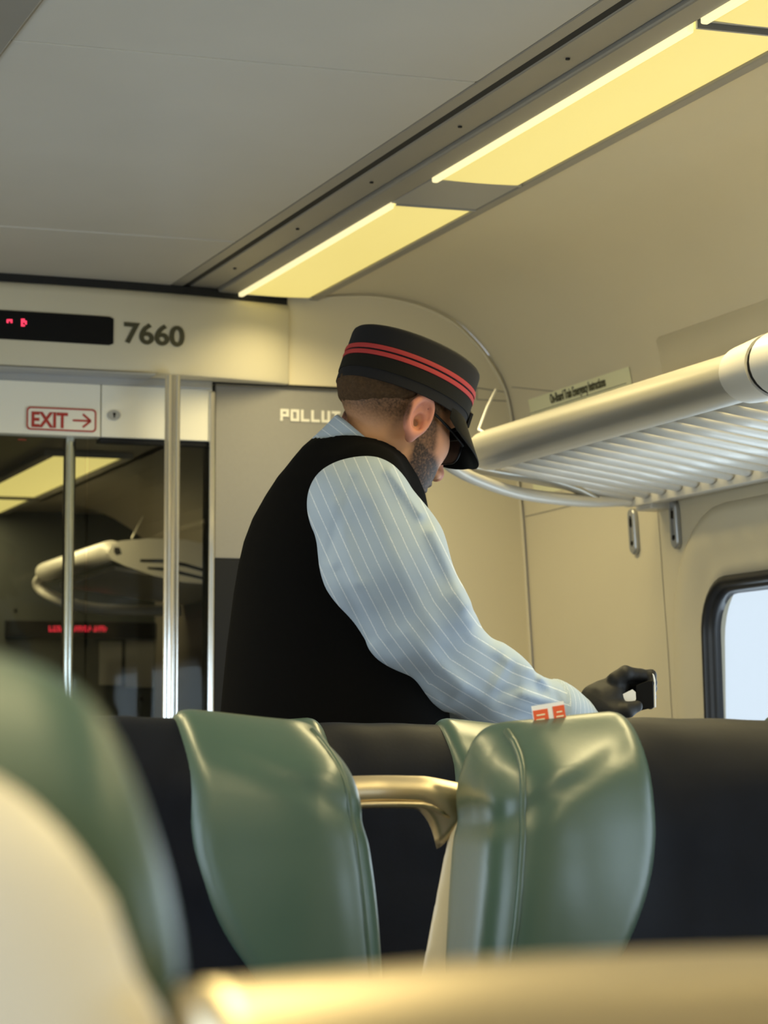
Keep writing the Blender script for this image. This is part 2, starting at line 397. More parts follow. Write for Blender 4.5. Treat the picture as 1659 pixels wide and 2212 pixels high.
cbox('air_duct', (.235, Y0, ZC - .012), (.706, 5.68, ZC + .04), M['ceil_dark'], .004)
cbox('lamp_rail', (XM - 1.603, Y0, ZC - .006), (.233, 5.68, ZC + .04), M['ceil_dark'], .004)
cbox('outer_rail', (XM - 1.806, Y0, ZC - .004), (XM - 1.781, 5.6, ZC + .04), M['ceil_dark'], .004)
for yy in (1.9, 2.6, 3.05, 3.5, 3.95, 4.4, 4.85, 5.3):      # screws along the metal band
    bm = bmesh.new(); bmesh.ops.create_cone(bm, cap_ends=True, segments=10, radius1=.0035, radius2=.0035, depth=.003)
    for v in bm.verts: v.co += Vector((1.52, yy, ZC + .001)) - ceil.location
    bobj('screw', bm, M['slot_black'], ceil)

# ceiling lights
def lamp(y0, y1, mirror, label):
    fx = (lambda x: XM - x) if mirror else (lambda x: x)
    xa, xb = sorted((fx(1.604), fx(1.780))); t = thing('ceiling_light', label, 'ceiling light', ((xa + xb) / 2, (y0 + y1) / 2, ZC), 'recessed strip lights along the ceiling')
    lx, ly, lz = t.location; hx = (xb - xa) / 2; hy = (y1 - y0) / 2
    sgn = -1 if not mirror else 1
    def b(name, x0, x1, ya, yb, z0, z1, m, bev=0): return box(name, (min(x0, x1), ya, z0), (max(x0, x1), yb, z1), m, t, bev)
    b('housing', -hx, hx, -hy, hy, .02, .05, M['ceil_dark'])
    # diffuser: shallow curved prism
    bm = bmesh.new(); n = 10; row = []
    for i in range(n + 1):
        q = -1 + 2 * i / n; x = q * (hx - .012) - sgn * .004; z = -.004 - .002 * (1 - q * q)
        row.append((bm.verts.new((x, -hy + .006, z)), bm.verts.new((x, hy - .006, z)), bm.verts.new((x, -hy + .006, .018)), bm.verts.new((x, hy - .006, .018))))
    for r0, r1 in zip(row, row[1:]):
        bm.faces.new((r0[0], r1[0], r1[1], r0[1])); bm.faces.new((r0[2], r0[3], r1[3], r1[2])); bm.faces.new((r0[0], r0[2], r1[2], r1[0])); bm.faces.new((r0[1], r1[1], r1[3], r0[3]))
    bm.faces.new((row[0][0], row[0][1], row[0][3], row[0][2])); bm.faces.new((row[-1][0], row[-1][2], row[-1][3], row[-1][1]))
    bobj('diffuser', bm, M['diff'], t, smooth=False)
    b('diffuser_bead', sgn * hx, sgn * (hx - .012), -hy + .006, hy - .006, -.012, .015, M['diffedge'], .003)
    b('end_trim', -hx + .014, hx, -hy, -hy + .006, -.006, .02, M['greymetal']); b('end_trim', -hx + .014, hx, hy - .006, hy, -.006, .02, M['greymetal'])
    ld = bpy.data.lights.new('strip_lamp', 'AREA'); ld.shape = 'RECTANGLE'; ld.size = .13; ld.size_y = y1 - y0 - .14; ld.energy = STRIP_W * (y1 - y0); ld.color = STRIP_COL; ld.spread = STRIP_SPREAD
    lo = bpy.data.objects.new('strip_lamp', ld); C.objects.link(lo); lo.parent = t; lo.location = (0, -.04, -.022); lo.visible_camera = False
segs = [(4.54, 5.57, 'strip light nearest the end bulkhead'), (3.262, 4.318, 'long strip light before the small grey joint plate'), (2.17, 3.232, 'strip light at the top right corner of the view'),
        (1.06, 2.14, 'strip light above the facing seats'), (-.04, 1.03, 'strip light above the near seats'), (-1.15, -.07, 'strip light by the rear wall')]
for a, b_, l in segs:
    lamp(a, b_, False, 'yellow ' + l); lamp(a, b_, True, 'yellow ' + l + ', left row over the seats')
# joint plate between two strips
box_ = box('joint_plate', (1.606, 4.32, ZC - .004), (1.779, 4.538, ZC + .02), M['greymetal'], None, .003); box_.parent = ceil; box_.matrix_parent_inverse = Matrix.Translation(-Vector(ceil.location))
box_ = box('joint_plate', (XM - 1.779, 4.32, ZC - .004), (XM - 1.606, 4.538, ZC + .02), M['greymetal'], None, .003); box_.parent = ceil; box_.matrix_parent_inverse = Matrix.Translation(-Vector(ceil.location))

# ---------------------------------------------------------------- end bulkhead
wf = bpy.data.objects.new('wall_front', None); C.objects.link(wf); wf.location = (1.2, YB, 0); struct(wf, 'cream end bulkhead with a glazed screen and a grey door')
def wl_(p): return [p[0] - 1.2, p[1] - YB, p[2]]
def wbox(name, lo, hi, m, bevel=0): return box(name, wl_(lo), wl_(hi), m, wf, bevel)
DX0, DX1, DZ = 1.562, 2.064, 1.972
# right cream panel with the arch cut to the wall profile
inner = [(a - (0 if b > 2.19 else .003), b + .002) for a, b in PROF if a >= 1.86]
poly = [(1.562, 2.30), (1.562, DZ), (DX1, DZ), (DX1, 0), (2.345, 0)] + [(a, b) for a, b in inner[::-1]] + [(1.86, 2.30)]
bm = bmesh.new(); add_prism(bm, [wl_((a, YB, b)) for a, b in poly], (0, .05, 0)); bobj('arch_panel', bm, M['cream'], wf)
# trim bead along the arch
pth = [wl_((a - .007, YB - .001, b - (.007 if b > 2.0 else 0))) for a, b in PROF if a >= 1.82 and b > .02]
sweep('arch_bead', pth, .003, .007, M['cream'], wf, 10)
wbox('header_panel', (XL - .1, YB, 1.842), (1.298, YB + .05, 2.30), M['header'], .002)
wbox('header_panel', (1.3005, YB, 1.842), (1.555, YB + .05, 2.30), M['header'], .002)
wbox('header_lip', (XL - .1, YB - .012, 1.958), (1.552, YB, 1.978), M['greymetal'], .003)
wbox('header_shadow_gap', (1.3, YB + .008, 1.832), (1.555, YB + .05, 1.841), M['slot_black'])
wbox('side_panel', (XL - .1, YB, 0), (.62, YB + .05, 1.84), M['cream'])
wbox('sill_panel', (.62, YB, 0), (1.555, YB + .05, .75), M['doordark'])
# glazed screen
wbox('screen_frame', (1.547, YB - .006, 0), (1.561, YB + .05, 1.955), M['chrome'], .003)
wbox('screen_pane', (.62, YB + .022, .75), (1.272, YB + .030, 1.842), M['glass'])
wbox('screen_pane', (1.276, YB + .012, .75), (1.547, YB + .020, 1.842), M['glass'])
wbox('door_gap', (1.5555, YB + .02, 1.972), (1.9, YB + .05, 1.982), M['slot_black'])
wbox('door_head_gap', (1.553, YB - .003, 1.9725), (1.90, YB + .01, 1.979), M['slot_black'])
# door
dr = bpy.data.objects.new('door_1', None); C.objects.link(dr); dr.location = (1.81, YB + .01, 0); struct(dr, 'grey door with white stencil lettering and a dark lower half')
def dbox(name, lo, hi, m, bevel=0):
    return box(name, [lo[0] - 1.81, lo[1] - YB - .01, lo[2]], [hi[0] - 1.81, hi[1] - YB - .01, hi[2]], m, dr, bevel)
dbox('upper_panel', (DX0 + .002, YB + .004, 1.579), (DX1 - .014, YB + .04, DZ - .001), M['doorgrey'], .002)
dbox('lower_panel', (DX0 + .002, YB + .006, 0), (DX1 - .014, YB + .04, 1.578), M['doordark'], .002)
dbox('edge_seal', (DX1 - .013, YB - .003, 0), (DX1, YB + .04, DZ - .001), M['slot_black'])
# stencil letters POLLUT as strokes
def stencil(s, x0, z0, h, w, gap, th):
    S = {'P': [(0, 0, 0, 1), (0, 1, 1, 1), (1, .45, 1, 1), (0, .45, 1, .45)], 'O': [(0, 0, 0, 1), (0, 1, 1, 1), (1, 0, 1, 1), (0, 0, 1, 0)], 'L': [(0, 0, 0, 1), (0, 0, 1, 0)],
         'U': [(0, 0, 0, 1), (1, 0, 1, 1), (0, 0, 1, 0)], 'T': [(0, 1, 1, 1), (.5, 0, .5, 1)]}
    x = x0
    for chh in s:
        bm = bmesh.new()
        for i_, (a, b, c, d) in enumerate(S[chh]):
            xa, xb = x + a * (w - th), x + c * (w - th); za, zb = z0 + b * (h - th), z0 + d * (h - th)
            add_box(bm, (xa - 1.81, -.0075 - .00015 * i_, za), (xb + th - 1.81, -.0055, zb + th))
        bobj('stencil_letter', bm, M['white'], dr); x += w + gap
stencil('POLLUT', 1.716, 1.896, .0275, .0205, .0042, .0062)

# sign box over the passage, its face bowed towards the seats
sign = thing('sign_box', 'cream bowed sign box with black display and number 7660', 'sign', (1.0, 5.5, 1.968))
def facey(x):
    q = (x - 1.0) / .735
    if q <= 0: return 5.505
    q = min(q, 1); return 5.505 + .083 * q ** 2.6
xs = [XL + .02, .2, .6, .8] + [1.0 + .735 * i / 20 for i in range(20)] + [1.7315, 1.735]
SZ0, SZ1 = 1.977, 2.163
bm = bmesh.new(); loops = []
prof_y = [(.012, SZ0), (.003, SZ0 + .003), (0, SZ0 + .012), (0, SZ1 - .02), (.003, SZ1 - .008), (.012, SZ1)]
V_ = []
for i, x in enumerate(xs):
    fy = facey(x) + (.0 if x < 1.73 else .004 if x < 1.733 else .012)
    V_.append([bm.verts.new((x - 1.0, min(fy + d, YB - .001) - 5.5, z - 1.968)) for d, z in prof_y] + [bm.verts.new((x - 1.0, YB - .0005 - 5.5, SZ1 - 1.968)), bm.verts.new((x - 1.0, YB - .0005 - 5.5, SZ0 - 1.968))])
for a, b in zip(V_, V_[1:]):
    for k in range(8): bm.faces.new((a[k], a[(k + 1) % 8], b[(k + 1) % 8], b[k]))
bm.faces.new(V_[0]); bm.faces.new(V_[-1][::-1])
sb = bobj('sign_housing', bm, M['signcream'], sign, smooth=True)
sb.data.set_sharp_from_angle(angle=math.radians(40))
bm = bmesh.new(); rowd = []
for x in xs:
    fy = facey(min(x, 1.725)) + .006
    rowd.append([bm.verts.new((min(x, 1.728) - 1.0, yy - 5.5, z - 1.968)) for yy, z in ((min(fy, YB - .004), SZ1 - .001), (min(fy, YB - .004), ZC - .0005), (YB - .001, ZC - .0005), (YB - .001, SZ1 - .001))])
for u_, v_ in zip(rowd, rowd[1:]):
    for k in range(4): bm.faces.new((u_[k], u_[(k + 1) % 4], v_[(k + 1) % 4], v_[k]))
bobj('painted_gap_shadow', bm, M['slot_black'], sign)  # black strip added as the shadow in the gap between sign and ceiling
box('sign_underside', (XL + .03 - 1.0, facey(1.0) + .004 - 5.5, SZ0 - .004 - 1.968), (.40, YB - 5.502, SZ0 - .0005 - 1.968), M['greymetal'], sign)
def face_pt(px, py):
    p = atY(px, py, 5.47)
    for _ in range(8): p = atY(px, py, facey(p[0]))
    return p
a = face_pt(245, 690); b_ = face_pt(0, 676)
zt, zb = face_pt(120, 677)[2], face_pt(120, 739)[2]
bm = bmesh.new(); rowd = []
for x in [.55, .8, 1.0] + [1.0 + (a[0] - 1.0) * q for q in (.15, .3, .45, .6, .75, .88, .97, 1.0)]:
    ins = .004 if x > a[0] - .001 else 0
    rowd.append([bm.verts.new((x - 1.0, facey(x) + dy - 5.5, z - 1.968)) for dy, z in ((-.003, zb + ins), (-.003, zt - ins), (.004, zt - ins), (.004, zb + ins))])
for u_, v_ in zip(rowd, rowd[1:]):
    for k in range(4): bm.faces.new((u_[k], u_[(k + 1) % 4], v_[(k + 1) % 4], v_[k]))
bm.faces.new(rowd[0]); bm.faces.new(rowd[-1]); disp = bobj('display', bm, M['black'], sign)
for (px, py, n, dim) in ((20, 692, [(0, 0), (1, 0), (2, 0), (0, 1), (2, 1)], 0), (51, 691, [(0, 0), (1, 0), (0, 1), (1, 1), (0, 2), (2, 2), (0, 3), (1, 3), (2, 1)], 0)):
    for (i, j) in n:
        p = face_pt(px + (i - 1) * 4.2, py + j * 4.2); q = (p[0] - 1.0, p[1] - .0035 - 5.5, p[2] - 1.968)
        box('led', (q[0] - .0016, q[1], q[2] - .0016), (q[0] + .0016, q[1] + .002, q[2] + .0016), M['led'], sign)
pa, pb = face_pt(268, 738), face_pt(398, 745); ux = pb - pa; ux[2] = 0
text_mesh('number_7660', '7660', .062, M['olive'], sign, (pa[0] - 1.0 - .002, pa[1] - .0025 - 5.5, pa[2] - 1.968 - .001), ux, (0, 0, 1), .001, .0016, 1.16)

# exit sign plate on header
ex = thing('exit_sign', 'white exit plate with red outline, lettering and arrow', 'sign', tuple(atY(131, 905, YB - .004)))
def exl(px, py): q = atY(px, py, YB - .004); return (q[0] - ex.location.x, 0, q[2] - ex.location.z)
l0, r0 = exl(57, 905), exl(208, 908); t0, b0 = exl(131, 881), exl(131, 931)
bm = bmesh.new(); o1 = rrect(l0[0], r0[0], b0[2], t0[2], .009, 5); add_prism(bm, [(x, 0, z) for x, z in o1], (0, .003, 0)); bobj('plate', bm, M['header'], ex)
bm = bmesh.new(); o2 = rrect(l0[0] + .0035, r0[0] - .0035, b0[2] + .0035, t0[2] - .0035, .007, 5)
add_ring_loft(bm, [[(x, -.001, z) for x, z in o1], [(x, -.001, z) for x, z in o2], [(x, .0005, z) for x, z in o2], [(x, .0005, z) for x, z in o1]], True); bobj('outline', bm, M['red'], ex)
e0 = exl(68, 921); text_mesh('exit_lettering', 'EXIT', .0465, M['red'], ex, (e0[0] - .002, -.0006, e0[2]), (1, 0, 0), (0, 0, 1), .0008, .0014, .86)
bm = bmesh.new(); a0, a1 = exl(157, 908), exl(196, 909)
add_box(bm, (a0[0], -.0012, a0[2] - .0022), (a1[0] - .003, .0002, a0[2] + .0022))
for s_ in (1, -1):
    p1 = Vector((a1[0], 0, a0[2])); p2 = Vector((a1[0] - .018, 0, a0[2] + s_ * .0145)); d = (p1 - p2).normalized(); nn = Vector((-d.z, 0, d.x)) * .0024
    add_prism(bm, [p1 + nn + Vector((0, -.0012, 0)), p1 - nn + Vector((0, -.0012, 0)), p2 - nn + Vector((0, -.0012, 0)), p2 + nn + Vector((0, -.0012, 0))], (0, .0014, 0))
bobj('arrow', bm, M['red'], ex)
# lock
lk = thing('panel_lock', 'small oval key lock on the cream header panel', 'lock', tuple(atY(246, 897, YB)))
bm = bmesh.new(); add_prism(bm, [(.0145 * math.cos(t), -.004, .0115 * math.sin(t)) for t in np.linspace(0, 2 * math.pi, 20, endpoint=False)], (0, .0045, 0)); bobj('escutcheon', bm, M['greymetal'], lk)
bm = bmesh.new(); add_box(bm, (-.0015, -.0055, -.006), (.0015, -.0042, .004)); add_box(bm, (-.003, -.0055, .000), (.003, -.0042, .005)); bobj('keyhole', bm, M['slot_black'], lk)

# poles
def pole(px, py, yy, z1, r, flute, label):
    p = atY(px, py, yy); t = thing('grab_pole', label, 'pole', (p[0], yy, 0))
    bm = bmesh.new(); n = 48; R = []
    for z in (0, z1):
        R.append([bm.verts.new(((r + (flute * math.cos(8 * a) if flute else 0)) * math.cos(a), (r + (flute * math.cos(8 * a) if flute else 0)) * math.sin(a), z)) for a in [2 * math.pi * k / n for k in range(n)]])
    for k in range(n): bm.faces.new((R[0][k], R[0][(k + 1) % n], R[1][(k + 1) % n], R[1][k]))
    bm.faces.new(R[0][::-1]); bm.faces.new(R[1]); bobj('tube', bm, M['chrome'], t, smooth=True).data.set_sharp_from_angle(angle=math.radians(60))
    bm = bmesh.new(); bmesh.ops.create_cone(bm, cap_ends=True, segments=24, radius1=r + .018, radius2=r + .004, depth=.02)
    for v in bm.verts: v.co.z += .01
    bobj('floor_flange', bm, M['chrome'], t)
pole(371, 1100, 5.50, 1.972, .0150, .0024, 'fluted chrome grab pole in front of the cream header panel')
pole(149, 1100, 5.66, 1.86, .0135, 0, 'slim chrome pole behind the glass, under the exit plate')

# ---------------------------------------------------------------- far compartment beyond the glass
YF = 9.15
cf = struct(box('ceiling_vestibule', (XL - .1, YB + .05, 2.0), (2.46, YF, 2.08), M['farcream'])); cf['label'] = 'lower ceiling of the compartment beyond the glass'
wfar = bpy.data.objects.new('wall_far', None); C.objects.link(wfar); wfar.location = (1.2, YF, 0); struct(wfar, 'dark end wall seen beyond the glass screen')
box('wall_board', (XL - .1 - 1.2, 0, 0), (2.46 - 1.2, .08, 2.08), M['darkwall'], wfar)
for px, py in ((33, 1318), (172, 1318), (306, 1510)):
    p = atY(px, py, YF); bm = bmesh.new(); bmesh.ops.create_uvsphere(bm, u_segments=8, v_segments=6, radius=.006)
    for v in bm.verts: v.co += Vector((p[0] - 1.2, -.003, p[2]))
    bobj('rivet', bm, M['black'], wfar)
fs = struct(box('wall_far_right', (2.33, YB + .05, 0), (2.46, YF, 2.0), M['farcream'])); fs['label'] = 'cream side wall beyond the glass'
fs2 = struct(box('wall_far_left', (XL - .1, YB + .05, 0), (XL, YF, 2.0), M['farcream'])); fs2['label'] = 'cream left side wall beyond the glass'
# cove beyond the glass
bm = bmesh.new(); cv = [(1.80, 2.0), (2.33, 2.0), (2.33, 1.55)] + [(2.33 - .5 * (1 - math.cos(t)) , 1.55 + .45 * math.sin(t)) for t in np.linspace(.1, math.pi / 2, 10)]
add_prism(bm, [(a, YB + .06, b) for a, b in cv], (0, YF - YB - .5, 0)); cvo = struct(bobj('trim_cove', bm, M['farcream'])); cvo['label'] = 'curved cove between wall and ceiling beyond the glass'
# far lights
for (ya, yb, l) in ((7.24, 8.50, 'yellow strip light seen beyond the glass screen, nearer one'), (8.56, 9.1, 'yellow strip light seen beyond the glass screen, farther one')):
    t = thing('ceiling_light', l, 'ceiling light', (1.645, (ya + yb) / 2, 2.0), 'recessed strip lights along the ceiling')
    hy = (yb - ya) / 2
    box('diffuser', (-.1, -hy + .008, -.012), (.1, hy - .008, -.003), M['diff'], t)
    bm = bmesh.new(); add_box(bm, (-.13, -hy, -.016), (-.1, hy, 0)); add_box(bm, (.1, -hy, -.016), (.13, hy, 0)); bm.free()
    for q_ in (-.13, .1): box('side_rail', (q_, -hy, -.016), (q_ + .03, hy, 0), M['ceil_dark'], t)
    for q_ in (-hy, hy - .008): box('end_trim', (-.1, q_, -.016), (.1, q_ + .008, 0), M['ceil_dark'], t)
    ld = bpy.data.lights.new('strip_lamp', 'AREA'); ld.shape = 'RECTANGLE'; ld.size = .16; ld.size_y = yb - ya - .04; ld.energy = STRIP_W * .8 * (yb - ya); ld.color = STRIP_COL
    lo = bpy.data.objects.new('strip_lamp', ld); C.objects.link(lo); lo.parent = t; lo.location = (0, 0, -.022); lo.visible_camera = False
# far display
pa, pb = atY(10, 1341, YF), atY(332, 1380, YF)
fd = thing('display_board', 'black display with red dot lettering beyond the glass', 'sign', ((pa[0] + pb[0]) / 2, YF, pb[2]))
box('display', (pa[0] - fd.location.x, -.03, 0), (pb[0] - fd.location.x, -.0005, pa[2] - pb[2]), M['black'], fd)
rows = ["1...1.1.11..1...........1.1.11..11...1....1..1.11.1.",
        "1...1...1.1.1.........1.1.1.1.1.1...1.1...1.1.1.1.1.1",
        "111.111.1.11..........11..1..1..1.1.1....111..1..1.1."]
for j, r_ in enumerate(rows):
    for i, ch_ in enumerate(r_):
        if ch_ == '1':
            p = atY(107 + i * 2.35, 1354 + j * 4.2, YF - .031); q = (p[0] - fd.location.x, -.0325, p[2] - fd.location.z)
            box('led', (q[0] - .0022, q[1], q[2] - .0028), (q[0] + .0022, q[1] + .002, q[2] + .0028), M['leddim'], fd)
# posters on far wall and side label
for (x0, y0, x1, y1, lab) in ((215, 1300, 262, 1395, 'pale notice on the far wall behind the glass, left one'), (272, 1296, 332, 1400, 'pale notice on the far wall behind the glass, right one')):
    a, b_ = atY(x0, y0 + 85, YF - .003), atY(x1, y1 + 85, YF - .003)
    o = box('notice', (a[0], YF - .0045, b_[2]), (b_[0], YF - .0002, a[2]), M['doorgrey']); tag(o, lab, 'notice')

# far luggage rack (rounded end)
rk = thing('luggage_rack', 'rounded luggage rack seen through the glass screen', 'luggage rack', (2.1, 8.3, 1.7))
def rl(p): return (p[0] - 2.1, p[1] - 8.3, p[2] - 1.7)
railp = [rl((1.86, 7.86, 1.765)), rl((1.86, 8.3, 1.765)), rl((1.86, 8.82, 1.762))]
sweep('front_rail', railp, .034, .04, M['slat'], rk)
lowp = [rl(p) for p in spline([(1.86, 8.82, 1.762), (1.84, 8.87, 1.73), (1.87, 8.86, 1.69), (1.98, 8.80, 1.645), (2.12, 8.74, 1.63), (2.31, 8.70, 1.63)], 6)]
sweep('end_bracket', lowp, .012, .02, M['slat'], rk)
endp = [atY(*q, 7.84) for q in ((232, 1195), (240, 1178), (262, 1168), (320, 1163), (400, 1166), (470, 1180), (470, 1262), (400, 1258), (330, 1243), (270, 1222), (240, 1208))]
bm = bmesh.new(); add_prism(bm, [rl(p) for p in endp], (0, .03, 0)); bobj('end_plate', bm, M['slat'], rk)
for pts in ([(303, 1208), (350, 1208), (400, 1216), (455, 1233), (455, 1240), (400, 1224), (350, 1215), (303, 1214)], [(318, 1225), (360, 1226), (455, 1250), (455, 1256), (360, 1234), (320, 1229)], [(247, 1182), (258, 1182), (263, 1196), (252, 1200), (246, 1192)]):
    bm = bmesh.new(); add_prism(bm, [rl(atY(*q, 7.84 - .001)) for q in pts], (0, .01, 0)); bobj('slot', bm, M['doordark'], rk)
bm = bmesh.new(); add_prism(bm, [rl((1.88, 7.9, 1.71)), rl((1.9, 8.78, 1.71)), rl((2.32, 8.72, 1.65)), rl((2.32, 7.9, 1.65))], (0, 0, .012)); bobj('shelf_panel', bm, M['slat'], rk)
sweep('hanger_rod', [rl(atY(310, 1115, 7.95)), rl(atY(286, 1160, 7.95)), rl(atY(284, 1172, 7.95))], .003, .003, M['rackmetal'], rk, 8)
rw = thing('window_panel', 'grey window on the side wall beyond the glass', 'window', (2.325, 7.2, .95))
bm = bmesh.new(); add_prism(bm, [(0, a, b) for a, b in rrect(-.42, .35, 0, .55, .1)], (.004, 0, 0)); bobj('pane', bm, M['black'], rw)
sl = box('door_label', (2.322, 6.70, 1.50), (2.3296, 6.80, 1.64), M['signcream']); tag(sl, 'small white label on the side wall beyond the glass', 'label')
rp = box('red_tag', (atY(38, 940, 5.70)[0], 5.69, atY(38, 952, 5.70)[2]), (atY(55, 940, 5.70)[0], 5.70, 1.8415), M['red']); tag(rp, 'small red tag under the exit plate behind the glass', 'tag')

# ---------------------------------------------------------------- luggage rack on the right wall
rack = thing('luggage_rack', 'satin metal luggage rack with slats above the right window', 'luggage rack', (2.1, 3.6, 1.7))
def rr(p): return (p[0] - 2.1, p[1] - 3.6, p[2] - 1.7)
RX, RZ = 1.868, 1.735
bm = bmesh.new(); n = 20; R = []
for yy in (4.70, 4.69, 3.0, 1.6):
    k_ = .92 if yy == 4.70 else 1
    R.append([bm.verts.new(rr((RX + k_ * (.050 * math.cos(t) + .012 * math.sin(t)), yy, RZ + k_ * (.040 * math.sin(t) - .006 * math.cos(t))))) for t in [2 * math.pi * q / n for q in range(n)]])
for a, b_ in zip(R, R[1:]):
    for q in range(n): bm.faces.new((a[q], a[(q + 1) % n], b_[(q + 1) % n], b_[q]))
bm.faces.new(R[0]); bm.faces.new(R[-1][::-1]); bobj('front_rail', bm, M['rackmetal'], rack, smooth=True).data.set_sharp_from_angle(angle=math.radians(60))
# slats
bm = bmesh.new(); add_sweep(bm, [(0, 0, 0), (.10, 0, -.014), (.20, 0, -.028), (.335, 0, -.046)], [.0095] * 4, [.021] * 4, 12)
slat0 = None; y = 4.83
while y > 1.65:
    if slat0 is None: s_ = slat0 = bobj('slat', bm, M['slat'], rack, smooth=True)
    else: s_ = slat0.copy(); C.objects.link(s_)
    s_.parent = rack; s_.location = rr((1.905, y, 1.712)); y -= .0745
# wall rail with scallops behind the slat ends
bm = bmesh.new(); add_prism(bm, [rr((2.232, 1.6, 1.686)), rr((2.232, 1.6, 1.648)), rr((2.30, 1.6, 1.655)), rr((2.308, 1.6, 1.72)), rr((2.26, 1.6, 1.70))], (0, 4.86 - 1.6, 0)); bobj('wall_rail', bm, M['slat'], rack)
# end bracket: outer band, inner arm and web
def bp(px, py, yy): return rr(atY(px, py, yy))
o1 = spline([bp(962, 990, 4.72), bp(975, 1008, 4.72), bp(1030, 1036, 4.74), bp(1125, 1066, 4.78), bp(1250, 1081, 4.82), bp(1340, 1080, 4.84), bp(1418, 1076, 4.85)], 6)
sweep('end_bracket', o1, [.012] * len(o1), [.022] * len(o1), M['slat'], rack)
o2 = spline([bp(1010, 1008, 4.76), bp(1085, 1022, 4.78), bp(1160, 1032, 4.80), bp(1240, 1055, 4.82), bp(1285, 1078, 4.83)], 6)
sweep('end_arm', o2, .008, .016, M['rackmetal'], rack)
o3 = spline([bp(1240, 1030, 4.86), bp(1300, 1058, 4.86), bp(1350, 1068, 4.86), bp(1415, 1066, 4.86)], 5)
sweep('end_web', o3, .014, .016, M['slat'], rack)
box('end_block', rr((2.262, 4.80, 1.642)), rr((2.312, 4.875, 1.672)), M['slat'], rack, .004)
# collar on the rail
def ringc(name, y0, y1, r0, r1, m):
    bm = bmesh.new(); n = 28; R = []
    for (yy, r) in ((y0, r0 - .006), (y0, r0), (y1, r1), (y1, r1 - .006)):
        R.append([rr((RX + r * 1.15 * math.cos(t), yy, RZ + r * math.sin(t))) for t in [2 * math.pi * q / n for q in range(n)]])
    add_ring_loft(bm, R, True); bobj(name, bm, m, rack, smooth=True).data.set_sharp_from_angle(angle=math.radians(40))
ringc('rail_collar', 3.60, 3.50, .046, .052, M['slat']); ringc('rail_collar', 3.499, 3.485, .0485, .0485, M['black']); ringc('rail_collar', 3.484, 3.40, .052, .048, M['slat'])
sweep('hanger_rod', [rr(atY(1071, 842, 5.1)), rr(atY(1052, 880, 5.02)), rr(atY(1034, 928, 4.85)), rr((1.872, 4.685, 1.76))], .0028, .0028, M['whitepaper'], rack, 8)
# recessed cove panel above the rack
cp = bpy.data.objects.new('trim_1', None); C.objects.link(cp); cp.location = (2.2, 3.4, 1.95); struct(cp, 'long raised cream strip on the cove above the rack')
bm = bmesh.new(); Ls = []
zz = [1.985, 1.95, 1.90, 1.85, 1.80]
def covep(y, z, d): return (wallx(z) - d - 2.2, y - 3.4, z - 1.95)
for (yy, d) in ((4.80, -.004), (4.775, .008), (1.8, .008)):
    row = [covep(yy, zz[0] + .012 if yy < 4.79 else zz[0] - .02, -.004)] + [covep(yy, z - (.02 if (yy > 4.79 and z > 1.97) else 0), d) for z in zz]
    Ls.append([bm.verts.new(p) for p in row])
for a, b_ in zip(Ls, Ls[1:]):
    for q in range(len(a) - 1): bm.faces.new((a[q], a[q + 1], b_[q + 1], b_[q]))
bobj('cove_strip', bm, M['cream'], cp, smooth=True)

# sticker with emergency instructions on the cove
stk = thing('instruction_sticker', 'pale yellow emergency instruction sticker above the rack', 'sticker', (2.27, 5.1, 1.9))
def wallp(px, py, off=.002):
    z = 1.93
    for _ in range(12): p = atX(px, py, wallx(z) - off); z = p[2]
    return p
c4 = [wallp(1140, 862), wallp(1358, 793), wallp(1362, 842)]
ya, yb = c4[0][1], c4[1][1]; zt_, zb_ = (c4[0][2] + c4[1][2]) / 2, 1.82
bm = bmesh.new(); rows_ = []
for z in np.linspace(zt_, zb_, 8):
    rows_.append([bm.verts.new((wallx(z) - o - 2.27, y - 5.1, z - 1.9)) for y, o in ((ya, .0015), (yb, .0015))])
for a, b_ in zip(rows_, rows_[1:]): bm.faces.new((a[0], a[1], b_[1], b_[0]))
bobj('sheet', bm, M['paper'], stk)
def sttext(s, zz_, yy0, size, sx, name):
    d = (wallx(zz_ + .01) - wallx(zz_ - .01)) / .02
    text_mesh(name, s, size, M['ink'], stk, (wallx(zz_) - .0032 - 2.27, yy0 - 5.1, zz_ - 1.9), (0, -1, 0), (d, 0, 1), .0003, .0005, sx)
ta = wallp(1190, 868); sttext('On-Board Train Emergency Instructions', ta[2] - .004, ta[1], .030, .62, 'heading')
def stline(x0, y0, x1, y1, th):
    a, b_ = wallp(x0, y0, .0025), wallp(x1, y1, .0025); bm = bmesh.new(); z = (a[2] + b_[2]) / 2
    bm.faces.new([bm.verts.new((wallx(q) - .003 - 2.27, yy - 5.1, q - 1.9)) for yy, q in ((a[1], z + th), (b_[1], z + th), (b_[1], z - th), (a[1], z - th))])
    bobj('rule', bm, M['ink'], stk)
stline(1146, 892, 1354, 829, .0006); stline(1146, 903, 1166, 897, .003); stline(1171, 895, 1212, 884, .003); stline(1252, 868, 1268, 863, .003); stline(1280, 861, 1325, 849, .003)
# lower sheet below the rack bracket
p = wallp(1150, 1045); pq = wallp(1215, 1058)
bm = bmesh.new(); bm.faces.new([bm.verts.new((wallx(q) - .0015 - 2.27, yy - 5.1, q - 1.9)) for yy, q in ((p[1], zb_), (pq[1], zb_), (pq[1], pq[2]), (p[1], pq[2]))]); bobj('sheet', bm, M['paper'], stk)

